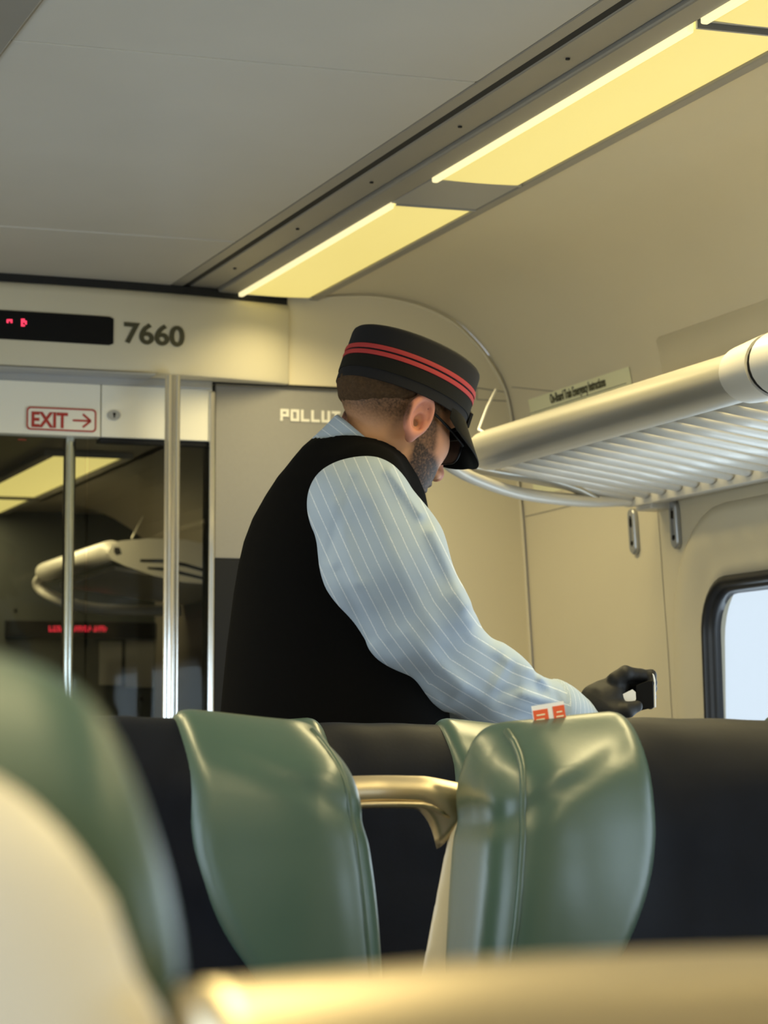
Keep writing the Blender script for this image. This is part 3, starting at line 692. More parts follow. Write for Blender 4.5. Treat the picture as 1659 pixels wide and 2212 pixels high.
# wall details: seams, slotted plates
def seam(p0, p1, w=.0022):
    a, b_ = wallp(*p0, .0008), wallp(*p1, .0008); n = 8; bm = bmesh.new(); L_ = []
    d = Vector(b_ - a); side = Vector((0, 1, 0)) if abs(d.z) > abs(d.y) else Vector((0, 0, 1))
    for i in range(n + 1):
        y = a[1] + (b_[1] - a[1]) * i / n; z = a[2] + (b_[2] - a[2]) * i / n; q = Vector((wallx(z) - .0008, y, z))
        L_.append((bm.verts.new(q - side * w / 2), bm.verts.new(q + side * w / 2)))
    for u, v in zip(L_, L_[1:]): bm.faces.new((u[0], u[1], v[1], v[0]))
    o = bobj('panel_joint', bm, M['ceil_dark'], wall_right); return o
seam((1420, 1096), (1452, 1560)); seam((1134, 1116), (1235, 1092)); 
seam((1105, 836), (1240, 850), .002)
def slotplate(px0, py0, px1, py1, label):
    a, b_ = wallp(px0, py0), wallp(px1, py1); t = thing('wall_slot_plate', label, 'wall plate', (a[0], (a[1] + b_[1]) / 2, (a[2] + b_[2]) / 2), 'slotted metal plates under the rack')
    h = (a[2] - b_[2]) / 2; w = .0165; tilt = (b_[0] - a[0]) / (2 * h)
    def ring(w_, h_, x): return [(x - tilt * q, p_, q) for p_, q in rrect(-w_, w_, -h_, h_, w_ * .98, 6)]
    bm = bmesh.new(); add_ring_loft(bm, [ring(w, h, .004), ring(w, h, -.003), ring(w - .003, h - .003, -.006), ring(w - .009, h - .016, -.006), ring(w - .010, h - .017, .0)]); bobj('plate', bm, M['greymetal'], t, smooth=True).data.set_sharp_from_angle(angle=math.radians(30))
    bm = bmesh.new(); add_prism(bm, ring(w - .010, h - .017, -.0015), (.003, 0, 0)); bobj('slot', bm, M['rackmetal'], t)
    bm = bmesh.new(); add_box(bm, (-.006 - tilt * (h - .03), -.006, h - .038), (-.002 - tilt * (h - .03), .006, h - .022)); bobj('hook', bm, M['black'], t)
    bm = bmesh.new(); add_box(bm, (-.006 + tilt * (h - .03), -.005, -h + .02), (-.002 + tilt * (h - .03), .005, -h + .028)); bobj('screw', bm, M['black'], t)
slotplate(1369, 1098, 1374, 1198, 'slotted metal plate under the rack end bracket'); slotplate(1459, 1080, 1464, 1186, 'slotted metal plate above the window corner')
# service hatch outline on the bulkhead
for (a, b_) in (((1030, 838), (1105, 849)), ((1030, 863), (1106, 867)), ((1030, 838), (1030, 863))):
    p0, p1 = atY(*a, YB - .0008), atY(*b_, YB - .0008); bm = bmesh.new(); w = .0012
    dirv = Vector(p1 - p0).normalized(); nn = Vector((-dirv.z, 0, dirv.x)) * w
    bm.faces.new([bm.verts.new(Vector(wl_(q)) + s_ * nn) for q, s_ in ((p0, 1), (p1, 1), (p1, -1), (p0, -1))]); bobj('hatch_joint', bm, M['ceil_dark'], wf)

# ================================================================== SEATS
HN = .078
def seamx(z): return HN + np.where(z < -.10, 2.6 * (-z - .10) ** 2, 0)
def hxz(z): return .229 + .015 * sst(0., -.09, z) + .018 * np.clip((-z - .09) / .16, 0, 1.6)
def pad(x, y, z, inf=0.):
    s = np.abs(x); yl = y - .10 * z
    bul = .030 * sst(.05, .20, s) * sst(.0, -.06, z) * (1 - .75 * sst(-.14, -.34, z))
    yF = -.045 - bul - .012 * sst(.0, -.12, z) - inf
    top = -.014 * sst(.06, .235, s) + inf
    d = smax(z - top, yF - yl, .085); d = smax(d, yl - .050, .075)
    d2 = smax(d, s - hxz(z) - inf, .022 + .036 * sst(.025, -.025, yl))
    return smax(d2, -.72 - z, .03)
def navyf(x, y, z): return pad(x, y, z, .004) + .0008 * wob(x, y, z, 60, 6)
def wingf(x, y, z):
    w = pad(x, y, z, .0105) + .0012 * wob(x, y, z, 22, 6, 6)
    # soft diagonal crease across the wing
    q = (x - .15) * .5 + (z + .055); w = w + .0022 * np.exp(-(q / .012) ** 2) * sst(.09, .13, x)
    return smax(w, seamx(z) - x, .022)
def shellf(x, y, z):
    s = np.abs(x); yl = y - .10 * z
    hx = .246 + .25 * np.clip(-z - .08, 0, .25)
    d = smax(z + .021, s - hx, .10)
    return smax(smax(np.abs(yl - .062) - .016, d, .03), -.80 - z, .03)
gx = np.arange(-.35, .351, .0075); gz = np.concatenate([np.arange(-.75, -.40, .015), np.arange(-.40, .031, .006)]); gy = np.arange(-.19, .14, .006)
meshes = {}
proto = []
def keep(o): C.objects.unlink(o); me = o.data; bpy.data.objects.remove(o); return me
meshes['navy'] = keep(net_obj('backrest', navyf, gx, gy, gz, M['navy']))
meshes['wing'] = keep(net_obj('headrest_wing', wingf, np.arange(.06, .30, .005), gy, np.arange(-.42, .031, .005), M['green']))
mw = meshes['wing'].copy()
for v in mw.vertices: v.co.x *= -1
mw.flip_normals(); meshes['wing_m'] = mw
meshes['shell'] = keep(net_obj('back_shell', shellf, gx, np.arange(-.08, .16, .005), np.concatenate([np.arange(-.84, -.40, .02), np.arange(-.40, .0, .007)]), M['shell']))
# piping along the outer front edge of a wing
def wing_edge():
    pts = []
    for z in np.linspace(-.006, -.34, 30):
        x = float(hxz(np.array(z))) - .014; ys = np.linspace(-.2, .06, 260)
        v = wingf(np.full(260, x), ys, np.full(260, z)); k = np.argmax(v < 0)
        if v[k] < 0: pts.append((x + .001, ys[k] + .001, z))
    return pts
ed = wing_edge(); bm = bmesh.new(); add_sweep(bm, ed, .0036, .0036, 8); o = bobj('piping', bm, M['green'], None, True); meshes['pipe'] = keep(o)
mp = meshes['pipe'].copy()
for v in mp.vertices: v.co.x *= -1
mp.flip_normals(); meshes['pipe_m'] = mp
# seat cushion and pedestal (below the view)
def cushf(x, y, z):
    q = smax(smax(np.abs(x) - .245, np.abs(z + .66) - .06, .06), np.abs(y + .24) - .25, .07); return q
meshes['cush'] = keep(net_obj('seat_cushion', cushf, np.arange(-.27, .271, .015), np.arange(-.52, .05, .015), np.arange(-.74, -.58, .012), M['navy']))
def seat(x, y, ztop, face, label, group):
    t = thing('train_seat', label, 'seat', (x, y, 0), group)
    if face > 0: t.rotation_euler = (0, 0, math.pi)
    def part(nm, me, parent=t):
        o = bpy.data.objects.new(nm, me); C.objects.link(o); o.parent = parent
        o.location = (0, 0, ztop) if parent is t else (0, 0, 0); return o
    part('backrest', meshes['navy']); w1 = part('headrest_wing', meshes['wing']); w2 = part('headrest_wing', meshes['wing_m'])
    w1['label'] = 'green vinyl headrest wing'; w2['label'] = 'green vinyl headrest wing'
    part('piping', meshes['pipe'], w1); part('piping', meshes['pipe_m'], w2)
    part('back_shell', meshes['shell']); part('seat_cushion', meshes['cush'])
    if 'ped' not in meshes:
        bm = bmesh.new(); add_box(bm, (-.2, -.38, 0), (.2, -.05, .03), .005); add_box(bm, (-.06, -.32, .03), (.06, -.12, ztop - .715), .01); add_box(bm, (-.2, -.42, ztop - .74), (.2, .02, ztop - .712), .004)
        meshes['ped'] = keep(bobj('pedestal', bm, M['greymetal']))
    p_ = part('pedestal', meshes['ped']); p_.location = (0, 0, 0)
    return t
ZT = 1.186
SG = 'navy seats with green headrest wings'
YM, YR = 2.42, 3.24
s_ml = seat(.552, YM, ZT, -1, 'navy and green seat left of the curved metal grab rail', SG)
s_mr = seat(1.190, YM, ZT, -1, 'navy and green seat right of the curved grab rail, orange ticket stub on top', SG)
s_mw = seat(1.834, YM, ZT, -1, 'navy and green window seat beside the one with the orange ticket stub', SG)
s_fc = seat(1.128, YR, ZT + .003, -1, 'navy and green seat in the farther row, seen behind the curved metal grab rail', SG)
s_nl = seat(-.096, .62, 1.181, 1, 'out of focus seat at the lower left, seen from behind with cream shell', SG)
s_nr = seat(.625, .62, 1.181, 1, 'near seat just outside the right edge, facing away', SG)
# grab handle between two seats
def grab_rail(xa, xb, y, ztop, owner, label, fl=1.0):
    """arched metal rail bolted to the owner seat's shell, reaching over to its neighbour"""
    w = (xb - xa) / 2; pts = []; ra = []; rb = []; lip = []
    rz = owner.rotation_euler.z; ow = Vector(owner.location); c_, s_ = math.cos(rz), math.sin(rz)
    def loc(p): q = Vector(p) - ow; return (c_ * q.x + s_ * q.y, -s_ * q.x + c_ * q.y, q.z)
    def zz_(q): return -.004 * q * q - .060 * fl * max(0, abs(q) - .45) ** 1.6
    for i in range(25):
        q = -1 + i / 12; pts.append(loc(((xa + xb) / 2 + q * w, y, ztop - .018 + zz_(q)))); ra.append(.0165 + .0616 * max(0, abs(q) - .35) ** 2.2 * fl); rb.append(.012 + .004 * abs(q))
    bm = bmesh.new(); add_sweep(bm, pts, ra, rb, 20); o = bobj('grab_rail', bm, M['brushed'], owner, True); o['label'] = label
    bm = bmesh.new(); add_sweep(bm, [loc(((xa + xb) / 2 + q * w, y - .0125, ztop - .030 + zz_(q))) for q in np.linspace(-.8, .8, 15)], .003, .0025, 8); bobj('lower_lip', bm, M['brushed'], o, True)
grab_rail(.783, .953, YM + .060, 1.126, s_mr, 'curved brushed metal grab rail')
grab_rail(.152, .40, .555, 1.105, s_nl, 'brushed metal grab rail', .3)
# orange stub on the seat top
p0 = atY(1188, 1553, YM - .01)
ts = thing('ticket_stub', 'small orange and white ticket stub tucked on the seat top', 'ticket stub', (p0[0], YM - .01, p0[2]))
rot = math.radians(9)
def tsl(x, z): return (x * math.cos(rot) - z * math.sin(rot), 0, x * math.sin(rot) + z * math.cos(rot))
def card(name, x0, x1, z0, z1, y, m, th=.0012):
    bm = bmesh.new(); add_prism(bm, [Vector(tsl(a, b)) + Vector((0, y, 0)) for a, b in ((x0, z0), (x1, z0), (x1, z1), (x0, z1))], (0, th, 0)); return bobj(name, bm, m, ts)
card('card', -.0175, .0175, -.006, .0155, 0, M['whitepaper'])
card('orange_print', -.0172, -.0012, -.0055, .0108, -.0006, M['orange'], .0005); card('orange_print', .0045, .0173, -.0055, .0118, -.0006, M['orange'], .0005)
for i, (xa, xb) in enumerate(((-.014, -.005), (-.015, -.006), (.008, .014), (.007, .015))):
    card('print_line', xa, xb, .005 - .0045 * (i % 2), .0062 - .0045 * (i % 2), -.0009, M['paper'], .0003)
# ================================================================== PERSON (camera-axis frame: u right, v up, w away from 4 m)
DM = 4.0
def cw(px, py, w): d = DM + w; return np.array([(px - CX) / F * d, -(py - CY) / F * d, w])
def tfw(P): return OO + P[:, :1] * rt + P[:, 1:2] * up + (DM + P[:, 2:3]) * fw
def wc(p): q = np.asarray(p, float) - OO; return np.array([q @ rt, q @ up, q @ fw - DM])
base = tfw(cw(715, 1800, .06)[None])[0]; BASE = (base[0], base[1], 0.0)
man = thing('person', 'person in dark cap, black vest and striped shirt, leaning to the right', 'person', BASE)
# ---- torso
TR = [(925, 745, 800, .03), (945, 690, 850, .075), (965, 664, 868, .11), (990, 640, 884, .145), (1030, 606, 902, .175), (1070, 580, 914, .19), (1120, 552, 924, .197), (1170, 533, 934, .20), (1220, 521, 942, .198),
      (1280, 511, 948, .195), (1400, 497, 955, .19), (1560, 483, 966, .19), (1750, 482, 962, .19), (1950, 490, 955, .185)]
WT = .055
tv = np.array([cw(0, r[0], WT)[1] for r in TR])[::-1]
tl = np.array([cw(r[1], 0, WT)[0] for r in TR])[::-1]; tr_ = np.array([cw(r[2], 0, WT)[0] for r in TR])[::-1]; tb = np.array([r[3] for r in TR])[::-1]
def torso(x, y, z, inf=0.):
    l = np.interp(y, tv, tl); r = np.interp(y, tv, tr_); b = np.interp(y, tv, tb)
    a = (r - l) / 2 + inf; b = b + inf; n = 2.3
    q = (np.abs((x - (l + r) / 2) / a) ** n + np.abs((z - WT) / b) ** n) ** (1 / n)
    return (q - 1) * np.minimum(a, b) * .9
# ---- arms
ARM = [cw(778, 1102, -.125), cw(825, 1205, -.12), cw(885, 1325, -.09), cw(960, 1424, -.03), cw(1075, 1497, .03), cw(1200, 1545, .095), cw(1275, 1569, .135)]
ARR = [.083, .089, .081, .067, .056, .042, .036]
ARL = [cw(800, 1110, .19), cw(840, 1260, .24), cw(905, 1450, .25), cw(1100, 1545, .22), cw(1290, 1600, .19)]
ARLR = [.075, .07, .058, .048, .036]
def poly_q(x, y, pts):
    """signed perpendicular offset from a 2D polyline (for stripes), and arc length"""
    best = None
    for i in range(len(pts) - 1):
        a, b = pts[i][:2], pts[i + 1][:2]; d = b - a; L = math.hypot(*d); d = d / L
        t = (x - a[0]) * d[0] + (y - a[1]) * d[1]; tcl = np.clip(t, 0, L); q = (x - a[0]) * d[1] - (y - a[1]) * d[0]
        dist = (x - a[0] - tcl * d[0]) ** 2 + (y - a[1] - tcl * d[1]) ** 2
        if best is None: best = [dist, q]
        else:
            m = dist < best[0]; best[0] = np.where(m, dist, best[0]); best[1] = np.where(m, q, best[1])
    return best[1]
def seg2(x, y, p, q):
    p = cw(*p, -.05)[:2]; q = cw(*q, -.05)[:2]; d = q - p; L = d @ d; t = np.clip(((x - p[0]) * d[0] + (y - p[1]) * d[1]) / L, 0, 1)
    return np.sqrt((x - p[0] - t * d[0]) ** 2 + (y - p[1] - t * d[1]) ** 2)
FOLDS = [((712, 1200), (760, 1040), .008, -.0045), ((730, 1090), (770, 1250), .010, .004), ((735, 1230), (800, 1370), .010, -.006), ((785, 1260), (870, 1410), .012, .004), ((890, 1120), (940, 1230), .014, -.002),
         ((840, 1020), (905, 1110), .007, .005), ((840, 1050), (900, 1200), .012, -.0015), ((930, 1150), (1000, 1300), .010, .006), ((800, 1080), (920, 1330), .022, .005), ((850, 1150), (960, 1360), .012, -.003),
         ((980, 1285), (1008, 1335), .018, .007), ((1000, 1350), (960, 1395), .014, -.003), ((1020, 1370), (1080, 1415), .012, .003), ((1060, 1500), (1098, 1430), .010, .006), ((1060, 1500), (1120, 1490), .008, -.004),
         ((1090, 1400), (1140, 1450), .016, .007), ((1140, 1460), (1180, 1500), .009, -.003), ((1180, 1472), (1205, 1495), .012, .008), ((1130, 1500), (1200, 1525), .008, .006),
         ((1100, 1540), (1180, 1560), .010, -.005), ((880, 1360), (990, 1480), .014, .005), ((850, 1390), (960, 1500), .010, -.004), ((960, 1440), (1060, 1530), .012, .004), ((1200, 1480), (1218, 1530), .006, -.006)]
def sleeve(x, y, z):
    d = chain(x, y, z, ARM, ARR, .03)
    near = sst(.10, -.02, z)
    for p, q, w_, a in FOLDS: d = d - (a * 1.25 if a > 0 else a * .8) * near * np.exp(-(seg2(x, y, p, q) / w_) ** 2)
    d = d - .0026 * wob(x, y, z, 45, 8)
    # cuff band and flat cuff end
    A_ = ARM[-2]; B_ = ARM[-1]; ax = (B_ - A_) / np.linalg.norm(B_ - A_); t = (x - A_[0]) * ax[0] + (y - A_[1]) * ax[1] + (z - A_[2]) * ax[2]
    Lc = np.linalg.norm(B_ - A_); d = d - .003 * sst(-.020, -.016, t)
    return smax(d, t - (Lc + .010), .006)
def sleeveL(x, y, z): return chain(x, y, z, ARL, ARLR, .03) - .002 * wob(x, y, z, 45, 6)
# ---- neck and collar
NA = np.array([.66, .75, .03]); NA /= np.linalg.norm(NA); NC = cw(796, 955, .035)
def axial(x, y, z): return (x - NC[0]) * NA[0] + (y - NC[1]) * NA[1] + (z - NC[2]) * NA[2]
def radial(x, y, z, t): return np.sqrt(np.maximum((x - NC[0]) ** 2 + (y - NC[1]) ** 2 + (z - NC[2]) ** 2 - t * t, 0))
def collar(x, y, z):
    t = axial(x, y, z); r = radial(x, y, z, t)
    return smax(smax(r - (.0655 + .08 * np.maximum(-t, 0)), t - .0, .004), -t - .06, .01) + .0012 * wob(x, y, z, 50, 6)
def shirt(x, y, z):
    return np.minimum(np.minimum(sleeve(x, y, z), sleeveL(x, y, z)), np.minimum(collar(x, y, z), smax(torso(x, y, z, -.02), y - cw(0, 1000, .05)[1], .02)))
def stripe(x, y, z):
    q = poly_q(x, y, ARM) * 62; c = axial(x, y, z) * 75
    ax = (ARM[-1] - ARM[-2]) / np.linalg.norm(ARM[-1] - ARM[-2]); t = (x - ARM[-2][0]) * ax[0] + (y - ARM[-2][1]) * ax[1] + (z - ARM[-2][2]) * ax[2]
    q = np.where(t > -.018, t * 95, q)
    return np.where(collar(x, y, z) < sleeve(x, y, z), c, q) + 50.0
lo_, hi_ = cw(470, 1700, .05), cw(1330, 890, .05)
def rng(a, b, h): return np.arange(a, b + h, h)
shirt_o = net_obj('shirt', shirt, rng(lo_[0], hi_[0], .0045), rng(cw(0, 1680, 0)[1], hi_[1], .0045), rng(-.25, .37, .0055), M['shirt'], man, tfw, {'stripe': stripe}, 2, BASE)
shirt_o['label'] = 'light blue shirt with thin white stripes'
# ---- vest
def vest(x, y, z):
    d = torso(x, y, z, .004)
    sh1 = cap(x, y, z, cw(742, 1014, .01), cw(790, 1026, -.10), .046, .045); sh2 = cap(x, y, z, cw(765, 990, .08), cw(800, 1030, .20), .05, .05)
    d = smin(d, smin(sh1, sh2, .03), .05)
    d = d - .0025 * wob(x, y, z, 16, 6) * sst(cw(0, 1150, 0)[1], cw(0, 1350, 0)[1], y)
    t = axial(x, y, z); r = radial(x, y, z, t)
    # neck opening just outside the shirt collar, falling into a V at the front
    d = smax(d, -(smax(r - .0765, -t - .050, .02)), .006)
    return smax(d, cw(0, 1830, .05)[1] - y, .01)
net_obj('vest', vest, rng(cw(455, 0, .05)[0], cw(990, 0, .05)[0], .006), rng(cw(0, 1850, .05)[1], cw(0, 900, .05)[1], .006), rng(-.19, .30, .006), M['vest'], man, tfw, None, 2, BASE)
# ---- head
al, be = math.radians(36), math.radians(22)
HF = np.array([math.cos(al) * math.cos(be), -math.sin(be), math.sin(al) * math.cos(be)]); HU = np.array([math.cos(al) * math.sin(be), math.cos(be), math.sin(al) * math.sin(be)]); HR = np.array([math.sin(al), 0, -math.cos(al)])
H0 = cw(841, 905, .035)
def hl(x, y, z):
    a, b, c = x - H0[0], y - H0[1], z - H0[2]
    return a * HR[0] + b * HR[1] + c * HR[2], a * HF[0] + b * HF[1] + c * HF[2], a * HU[0] + b * HU[1] + c * HU[2]
def hw(p): return tfw((H0 + p[0] * HR + p[1] * HF + p[2] * HU)[None])[0] - np.array(BASE)
def head_l(x, y, z):
    s = np.abs(x)
    d = ell(x, y, z, (0, -.004, .045), (.076, .095, .084))
    d = smin(d, ell(x, y, z, (0, .038, -.018), (.063, .066, .082)), .03)
    d = smin(d, ell(s, y, z, (.022, .035, -.068), (.034, .052, .040)), .03)
    d = smin(d, ell(x, y, z, (0, .080, -.108), (.022, .018, .017)), .025)
    d = smin(d, ell(s, y, z, (.040, .062, -.018), (.024, .028, .026)), .02)
    d = smin(d, ell(s, y, z, (.024, .086, .030), (.030, .014, .010)), .015)
    d = smax(d, -ell(s, y, z, (.033, .108, .008), (.018, .022, .014)), .012)
    d = smin(d, ell(s, y, z, (.031, .080, .008), (.0145, .0135, .0135)), .003)
    d = smin(d, cap(x, y, z, (0, .092, .014), (0, .116, -.042), .0075, .0115), .012)
    d = smin(d, ell(x, y, z, (0, .117, -.046), (.0115, .0105, .0105)), .006)
    d = smin(d, ell(s, y, z, (.012, .105, -.049), (.0085, .011, .0085)), .006)
    d = smax(d, -ell(s, y, z, (.0065, .112, -.057), (.0035, .006, .004)), .003)
    d = smin(d, ell(x, y, z, (0, .095, -.070), (.024, .012, .006)), .008)
    d = smin(d, ell(x, y, z, (0, .092, -.081), (.020, .012, .0065)), .006)
    # ears
    ca, sa = math.cos(-.02), math.sin(-.02)
    ex, ey, ez = s - .0745, y + .004, z - .0
    eo = ex * ca - ey * -sa * 1.0; ef = ey * ca - ex * sa     # outward / forward, flared away from the skull
    ef, ez = ef * .97 - ez * .22, ez * .97 + ef * .22
    eo = ex * ca + ey * sa
    rr_ = np.sqrt((ef / .0195) ** 2 + (ez / .0305) ** 2)
    th_ = np.arctan2(ez / .0305, ef / .0195)
    rim = np.sqrt(((rr_ - 1) * .0225) ** 2 + (eo - .0095) ** 2) - (.0050 - .0014 * np.cos(th_))
    disc = ell(eo, ef, ez, (.001, .0, .0), (.0065, .0195, .030))
    e = smin(rim, disc, .004)
    anti = np.sqrt(((np.sqrt(((ef + .002) / .0115) ** 2 + ((ez - .004) / .020) ** 2) - 1) * .014) ** 2 + (eo - .006) ** 2) - .0032
    anti = smax(anti, ef - .006, .004); e = smin(e, anti, .004)
    e = smin(e, ell(eo, ef, ez, (.004, .006, -.033), (.0055, .0085, .010)), .008)
    e = smin(e, ell(eo, ef, ez, (.006, .014, -.006), (.004, .005, .007)), .005)
    e = smin(e, ell(eo, ef, ez, (.001, .016, .012), (.0075, .008, .014)), .005)
    e = smax(e, -ell(eo, ef, ez, (.008, .004, -.006), (.010, .0085, .0125)), .004)
    d = smin(d, e, .006)
    return smax(d, -ell(eo, ef, ez, (-.002, .006, -.008), (.010, .0042, .0052)), .003)
def neck(x, y, z):
    return cap(x, y, z, NC - .06 * NA, H0 + .045 * HU * -1 + .0 * HF + .012 * HF, .060, .056)
hipL, hipR = wc((BASE[0] - .02, BASE[1] + .10, .92)), wc((BASE[0] + .02, BASE[1] - .10, .92))
footA, footB = (BASE[0] + .02, BASE[1] + .12, .07), (BASE[0] + .02, BASE[1] - .13, .07)
def body(x, y, z):
    hx_, hy_, hz_ = hl(x, y, z); out = np.full(x.shape, 1.0)
    vh = cw(0, 1120, .03)[1]; m = y > vh - .05; out[m] = smin(head_l(hx_[m], hy_[m], hz_[m]), neck(x[m], y[m], z[m]), .025)
    m2 = y < cw(0, 930, .03)[1]; xx, yy, zz_ = x[m2], y[m2], z[m2]
    t = torso(xx, yy, zz_, -.035); t = smax(t, yy - cw(0, 985, .05)[1], .04)
    t = smin(t, chain(xx, yy, zz_, ARM, [.05, .05, .046, .042, .036, .028, .026], .03), .03); t = smin(t, cap(xx, yy, zz_, ARM[-1], cw(1315, 1530, .15), .026, .020), .02)
    t = smin(t, chain(xx, yy, zz_, ARL, [.05, .05, .042, .034, .026], .03), .03); t = smin(t, cap(xx, yy, zz_, ARL[-1], cw(1345, 1606, .18), .026, .020), .02)
    for h_, f_ in ((hipL, footA), (hipR, footB)):
        kn = wc(((BASE[0] + f_[0]) / 2 + .05, (BASE[1] + f_[1]) / 2 + (f_[1] - BASE[1]) * .4, .50))
        t = smin(t, chain(xx, yy, zz_, [h_, kn, wc(f_)], [.085, .055, .038], .03), .05)
    out[m2] = smin(out[m2], t, .03)
    return out
def beard(x, y, z):
    a, b, c = hl(x, y, z); a = np.abs(a)
    side = sst(.010, .024, b) * (1 - sst(.046, .060, b + .25 * (c + .02))) * sst(-.06, -.03, c) * (1 - sst(.04, .055, c)) * .85
    jaw = sst(-.024, -.040, c + .40 * (b - .045)) * sst(.004, .022, b + .12 * (c + .05)) * sst(-.15, -.10, c)
    mou = sst(.088, .098, b) * sst(-.056, -.062, c)
    hair = sst(-.048, .004, c) * (1 - sst(-.025, .0, b)) * .9
    brow = sst(.006, .0, np.abs(c - .028)) * sst(.078, .085, b) * sst(.01, .014, a) * .9
    front = (1 - sst(.03, .05, c)) * 0 + sst(.022, .035, c) * sst(.0, .02, b) * .85 * (1 - sst(.05, .07, b))
    ear_m = sst(.074, .079, a) * sst(-.04, -.035, c) * sst(.04, .036, c) * (1 - sst(.016, .02, b)) * sst(-.028, -.024, b)
    return np.clip(np.maximum.reduce([side, jaw, mou, hair, brow, front]), 0, 1) * (1 - ear_m)
def redness(x, y, z):
    a, b, c = hl(x, y, z); a = np.abs(a)
    return np.clip(.9 * sst(.070, .082, a) * (np.abs(c) < .05) * (np.abs(b) < .04) + .7 * sst(.11, .125, b) + .35 * sst(.03, .06, b) * sst(.06, .03, np.abs(c + .01)), 0, 1)
fu0, fu1 = cw(725, 0, .03)[0], cw(985, 0, .06)[0]; fv0, fv1 = cw(0, 1110, .03)[1], cw(0, 790, .03)[1]; fw0, fw1 = -.075, .175
hf = .0024
axu = np.concatenate([np.arange(cw(480, 0, .05)[0], fu0, .02), np.arange(fu0, fu1, hf), np.arange(fu1, cw(1400, 0, .15)[0], .016)])
axv = np.concatenate([np.arange(-1.62, fv0, .018), np.arange(fv0, fv1, hf), np.arange(fv1, fv1 + .06, .01)])
axw = np.concatenate([np.arange(-.30, fw0, .016), np.arange(fw0, fw1, hf), np.arange(fw1, .46, .018)])
body_o = net_obj('body', body, axu, axv, axw, M['skin'], man, tfw, {'beard': beard, 'red': redness}, 2, BASE)
# ---- hair under the cap
def hairf(x, y, z):
    a, b, c = hl(x, y, z); s = np.abs(a)
    d = ell(a, b, c, (0, -.004, .045), (.076, .095, .084)) - .0012 * wob(x, y, z, 260, 8)
    low = -.016 + .42 * np.clip(b + .085, 0, .2)            # nape line rising towards the ear
    low = np.where(b > -.02, low + 1.2 * (b + .02), low)
    d = d + .0045 - .0080 * sst(-.004, .024, c - low)
    d = smax(d, low - .006 - c, .014); d = smax(d, b - .012, .01); return smax(d, c - .036, .006)
net_obj('hair', hairf, rng(cw(715, 0, .03)[0], cw(960, 0, .03)[0], .003), rng(cw(0, 960, .03)[1], cw(0, 790, .03)[1], .003), rng(-.075, .15, .003), M['hair'], man, tfw, None, 1, BASE)
# ---- cap
hat = bpy.data.objects.new('cap', None); C.objects.link(hat); hat.parent = man; hat['label'] = 'black pillbox cap with two red braids and short visor'
HC = (0, .011); HA, HB = .094, .112        # half width, half length
def hat_ring(z, k=1.0, n=64, dz=None):
    out = []
    for q in range(n):
        t = 2 * math.pi * q / n; out.append(hw((HC[0] + HA * k * math.cos(t), HC[1] + HB * k * math.sin(t), z + (dz(t) if dz else 0))))
    return out
HZ0, HZ1 = .030, .116
def hat_loft(name, spec, m, n=64, dome=None):
    bm = bmesh.new(); R = add_ring_loft(bm, [hat_ring(z, k, n) for z, k in spec])
    if dome is not None: bm.faces.new(R[-1])
    o = bobj(name, bm, m, hat, True); o.data.set_sharp_from_angle(angle=math.radians(50)); return o
hat_loft('crown', [(HZ0 + .008, .94), (HZ0, .965), (HZ0, 1.0), (HZ0 + .02, 1.0), (HZ1 - .006, .995), (HZ1 - .001, .985), (HZ1 + .002, .96), (HZ1 + .004, .8), (HZ1 + .006, .4), (HZ1 + .006, .05)], M['hat'], 64, 1)
hat_loft('braid', [(HZ0 + .016, .995), (HZ0 + .016, 1.012), (HZ0 + .036, 1.012), (HZ0 + .036, .995)], M['hatband'])
for z0 in (HZ0 + .0375, HZ0 + .0475):
    hat_loft('red_braid', [(z0, .995), (z0, 1.014), (z0 + .0034, 1.019), (z0 + .0068, 1.014), (z0 + .0068, .995)], M['hatred'])
# visor
bm = bmesh.new(); topr = []; botr = []; n = 24; rows = []
for i in range(n + 1):
    t = math.radians(18 + 144 * i / n); row = []
    for k in range(7):
        q = k / 6; wid = math.sin(math.pi * i / n) ** .6
        ext = q * .050 * wid
        row.append((HC[0] + (HA * 1.003 + ext * .55) * math.cos(t), HC[1] + (HB * 1.003 + ext) * math.sin(t), HZ0 + .006 - .046 * q * wid - .016 * abs(math.cos(t)) * q))
    rows.append(row)
va = [[bm.verts.new(hw(p)) for p in r] for r in rows]; vb = [[bm.verts.new(hw((p[0], p[1], p[2] - .0025))) for p in r] for r in rows]
for i in range(n):
    for k in range(6):
        bm.faces.new((va[i][k], va[i + 1][k], va[i + 1][k + 1], va[i][k + 1])); bm.faces.new((vb[i][k], vb[i][k + 1], vb[i + 1][k + 1], vb[i + 1][k]))
    bm.faces.new((va[i][6], va[i + 1][6], vb[i + 1][6], vb[i][6])); bm.faces.new((va[i][0], vb[i][0], vb[i + 1][0], va[i + 1][0]))
bobj('visor', bm, M['visor'], hat, True).data.set_sharp_from_angle(angle=math.radians(50))
# small badge plate at the front
bm = bmesh.new(); b0_ = [(.022 * x_, HC[1] + HB * 1.02 + .004, HZ0 + .02 + .03 * z_) for x_, z_ in ((-1, -.3), (1, -.3), (1, .5), (0, 1), (-1, .5))]
add_prism(bm, [hw(p) for p in b0_], Vector(hw((0, .005, 0)) - hw((0, 0, 0)))); bobj('badge', bm, M['black'], hat)
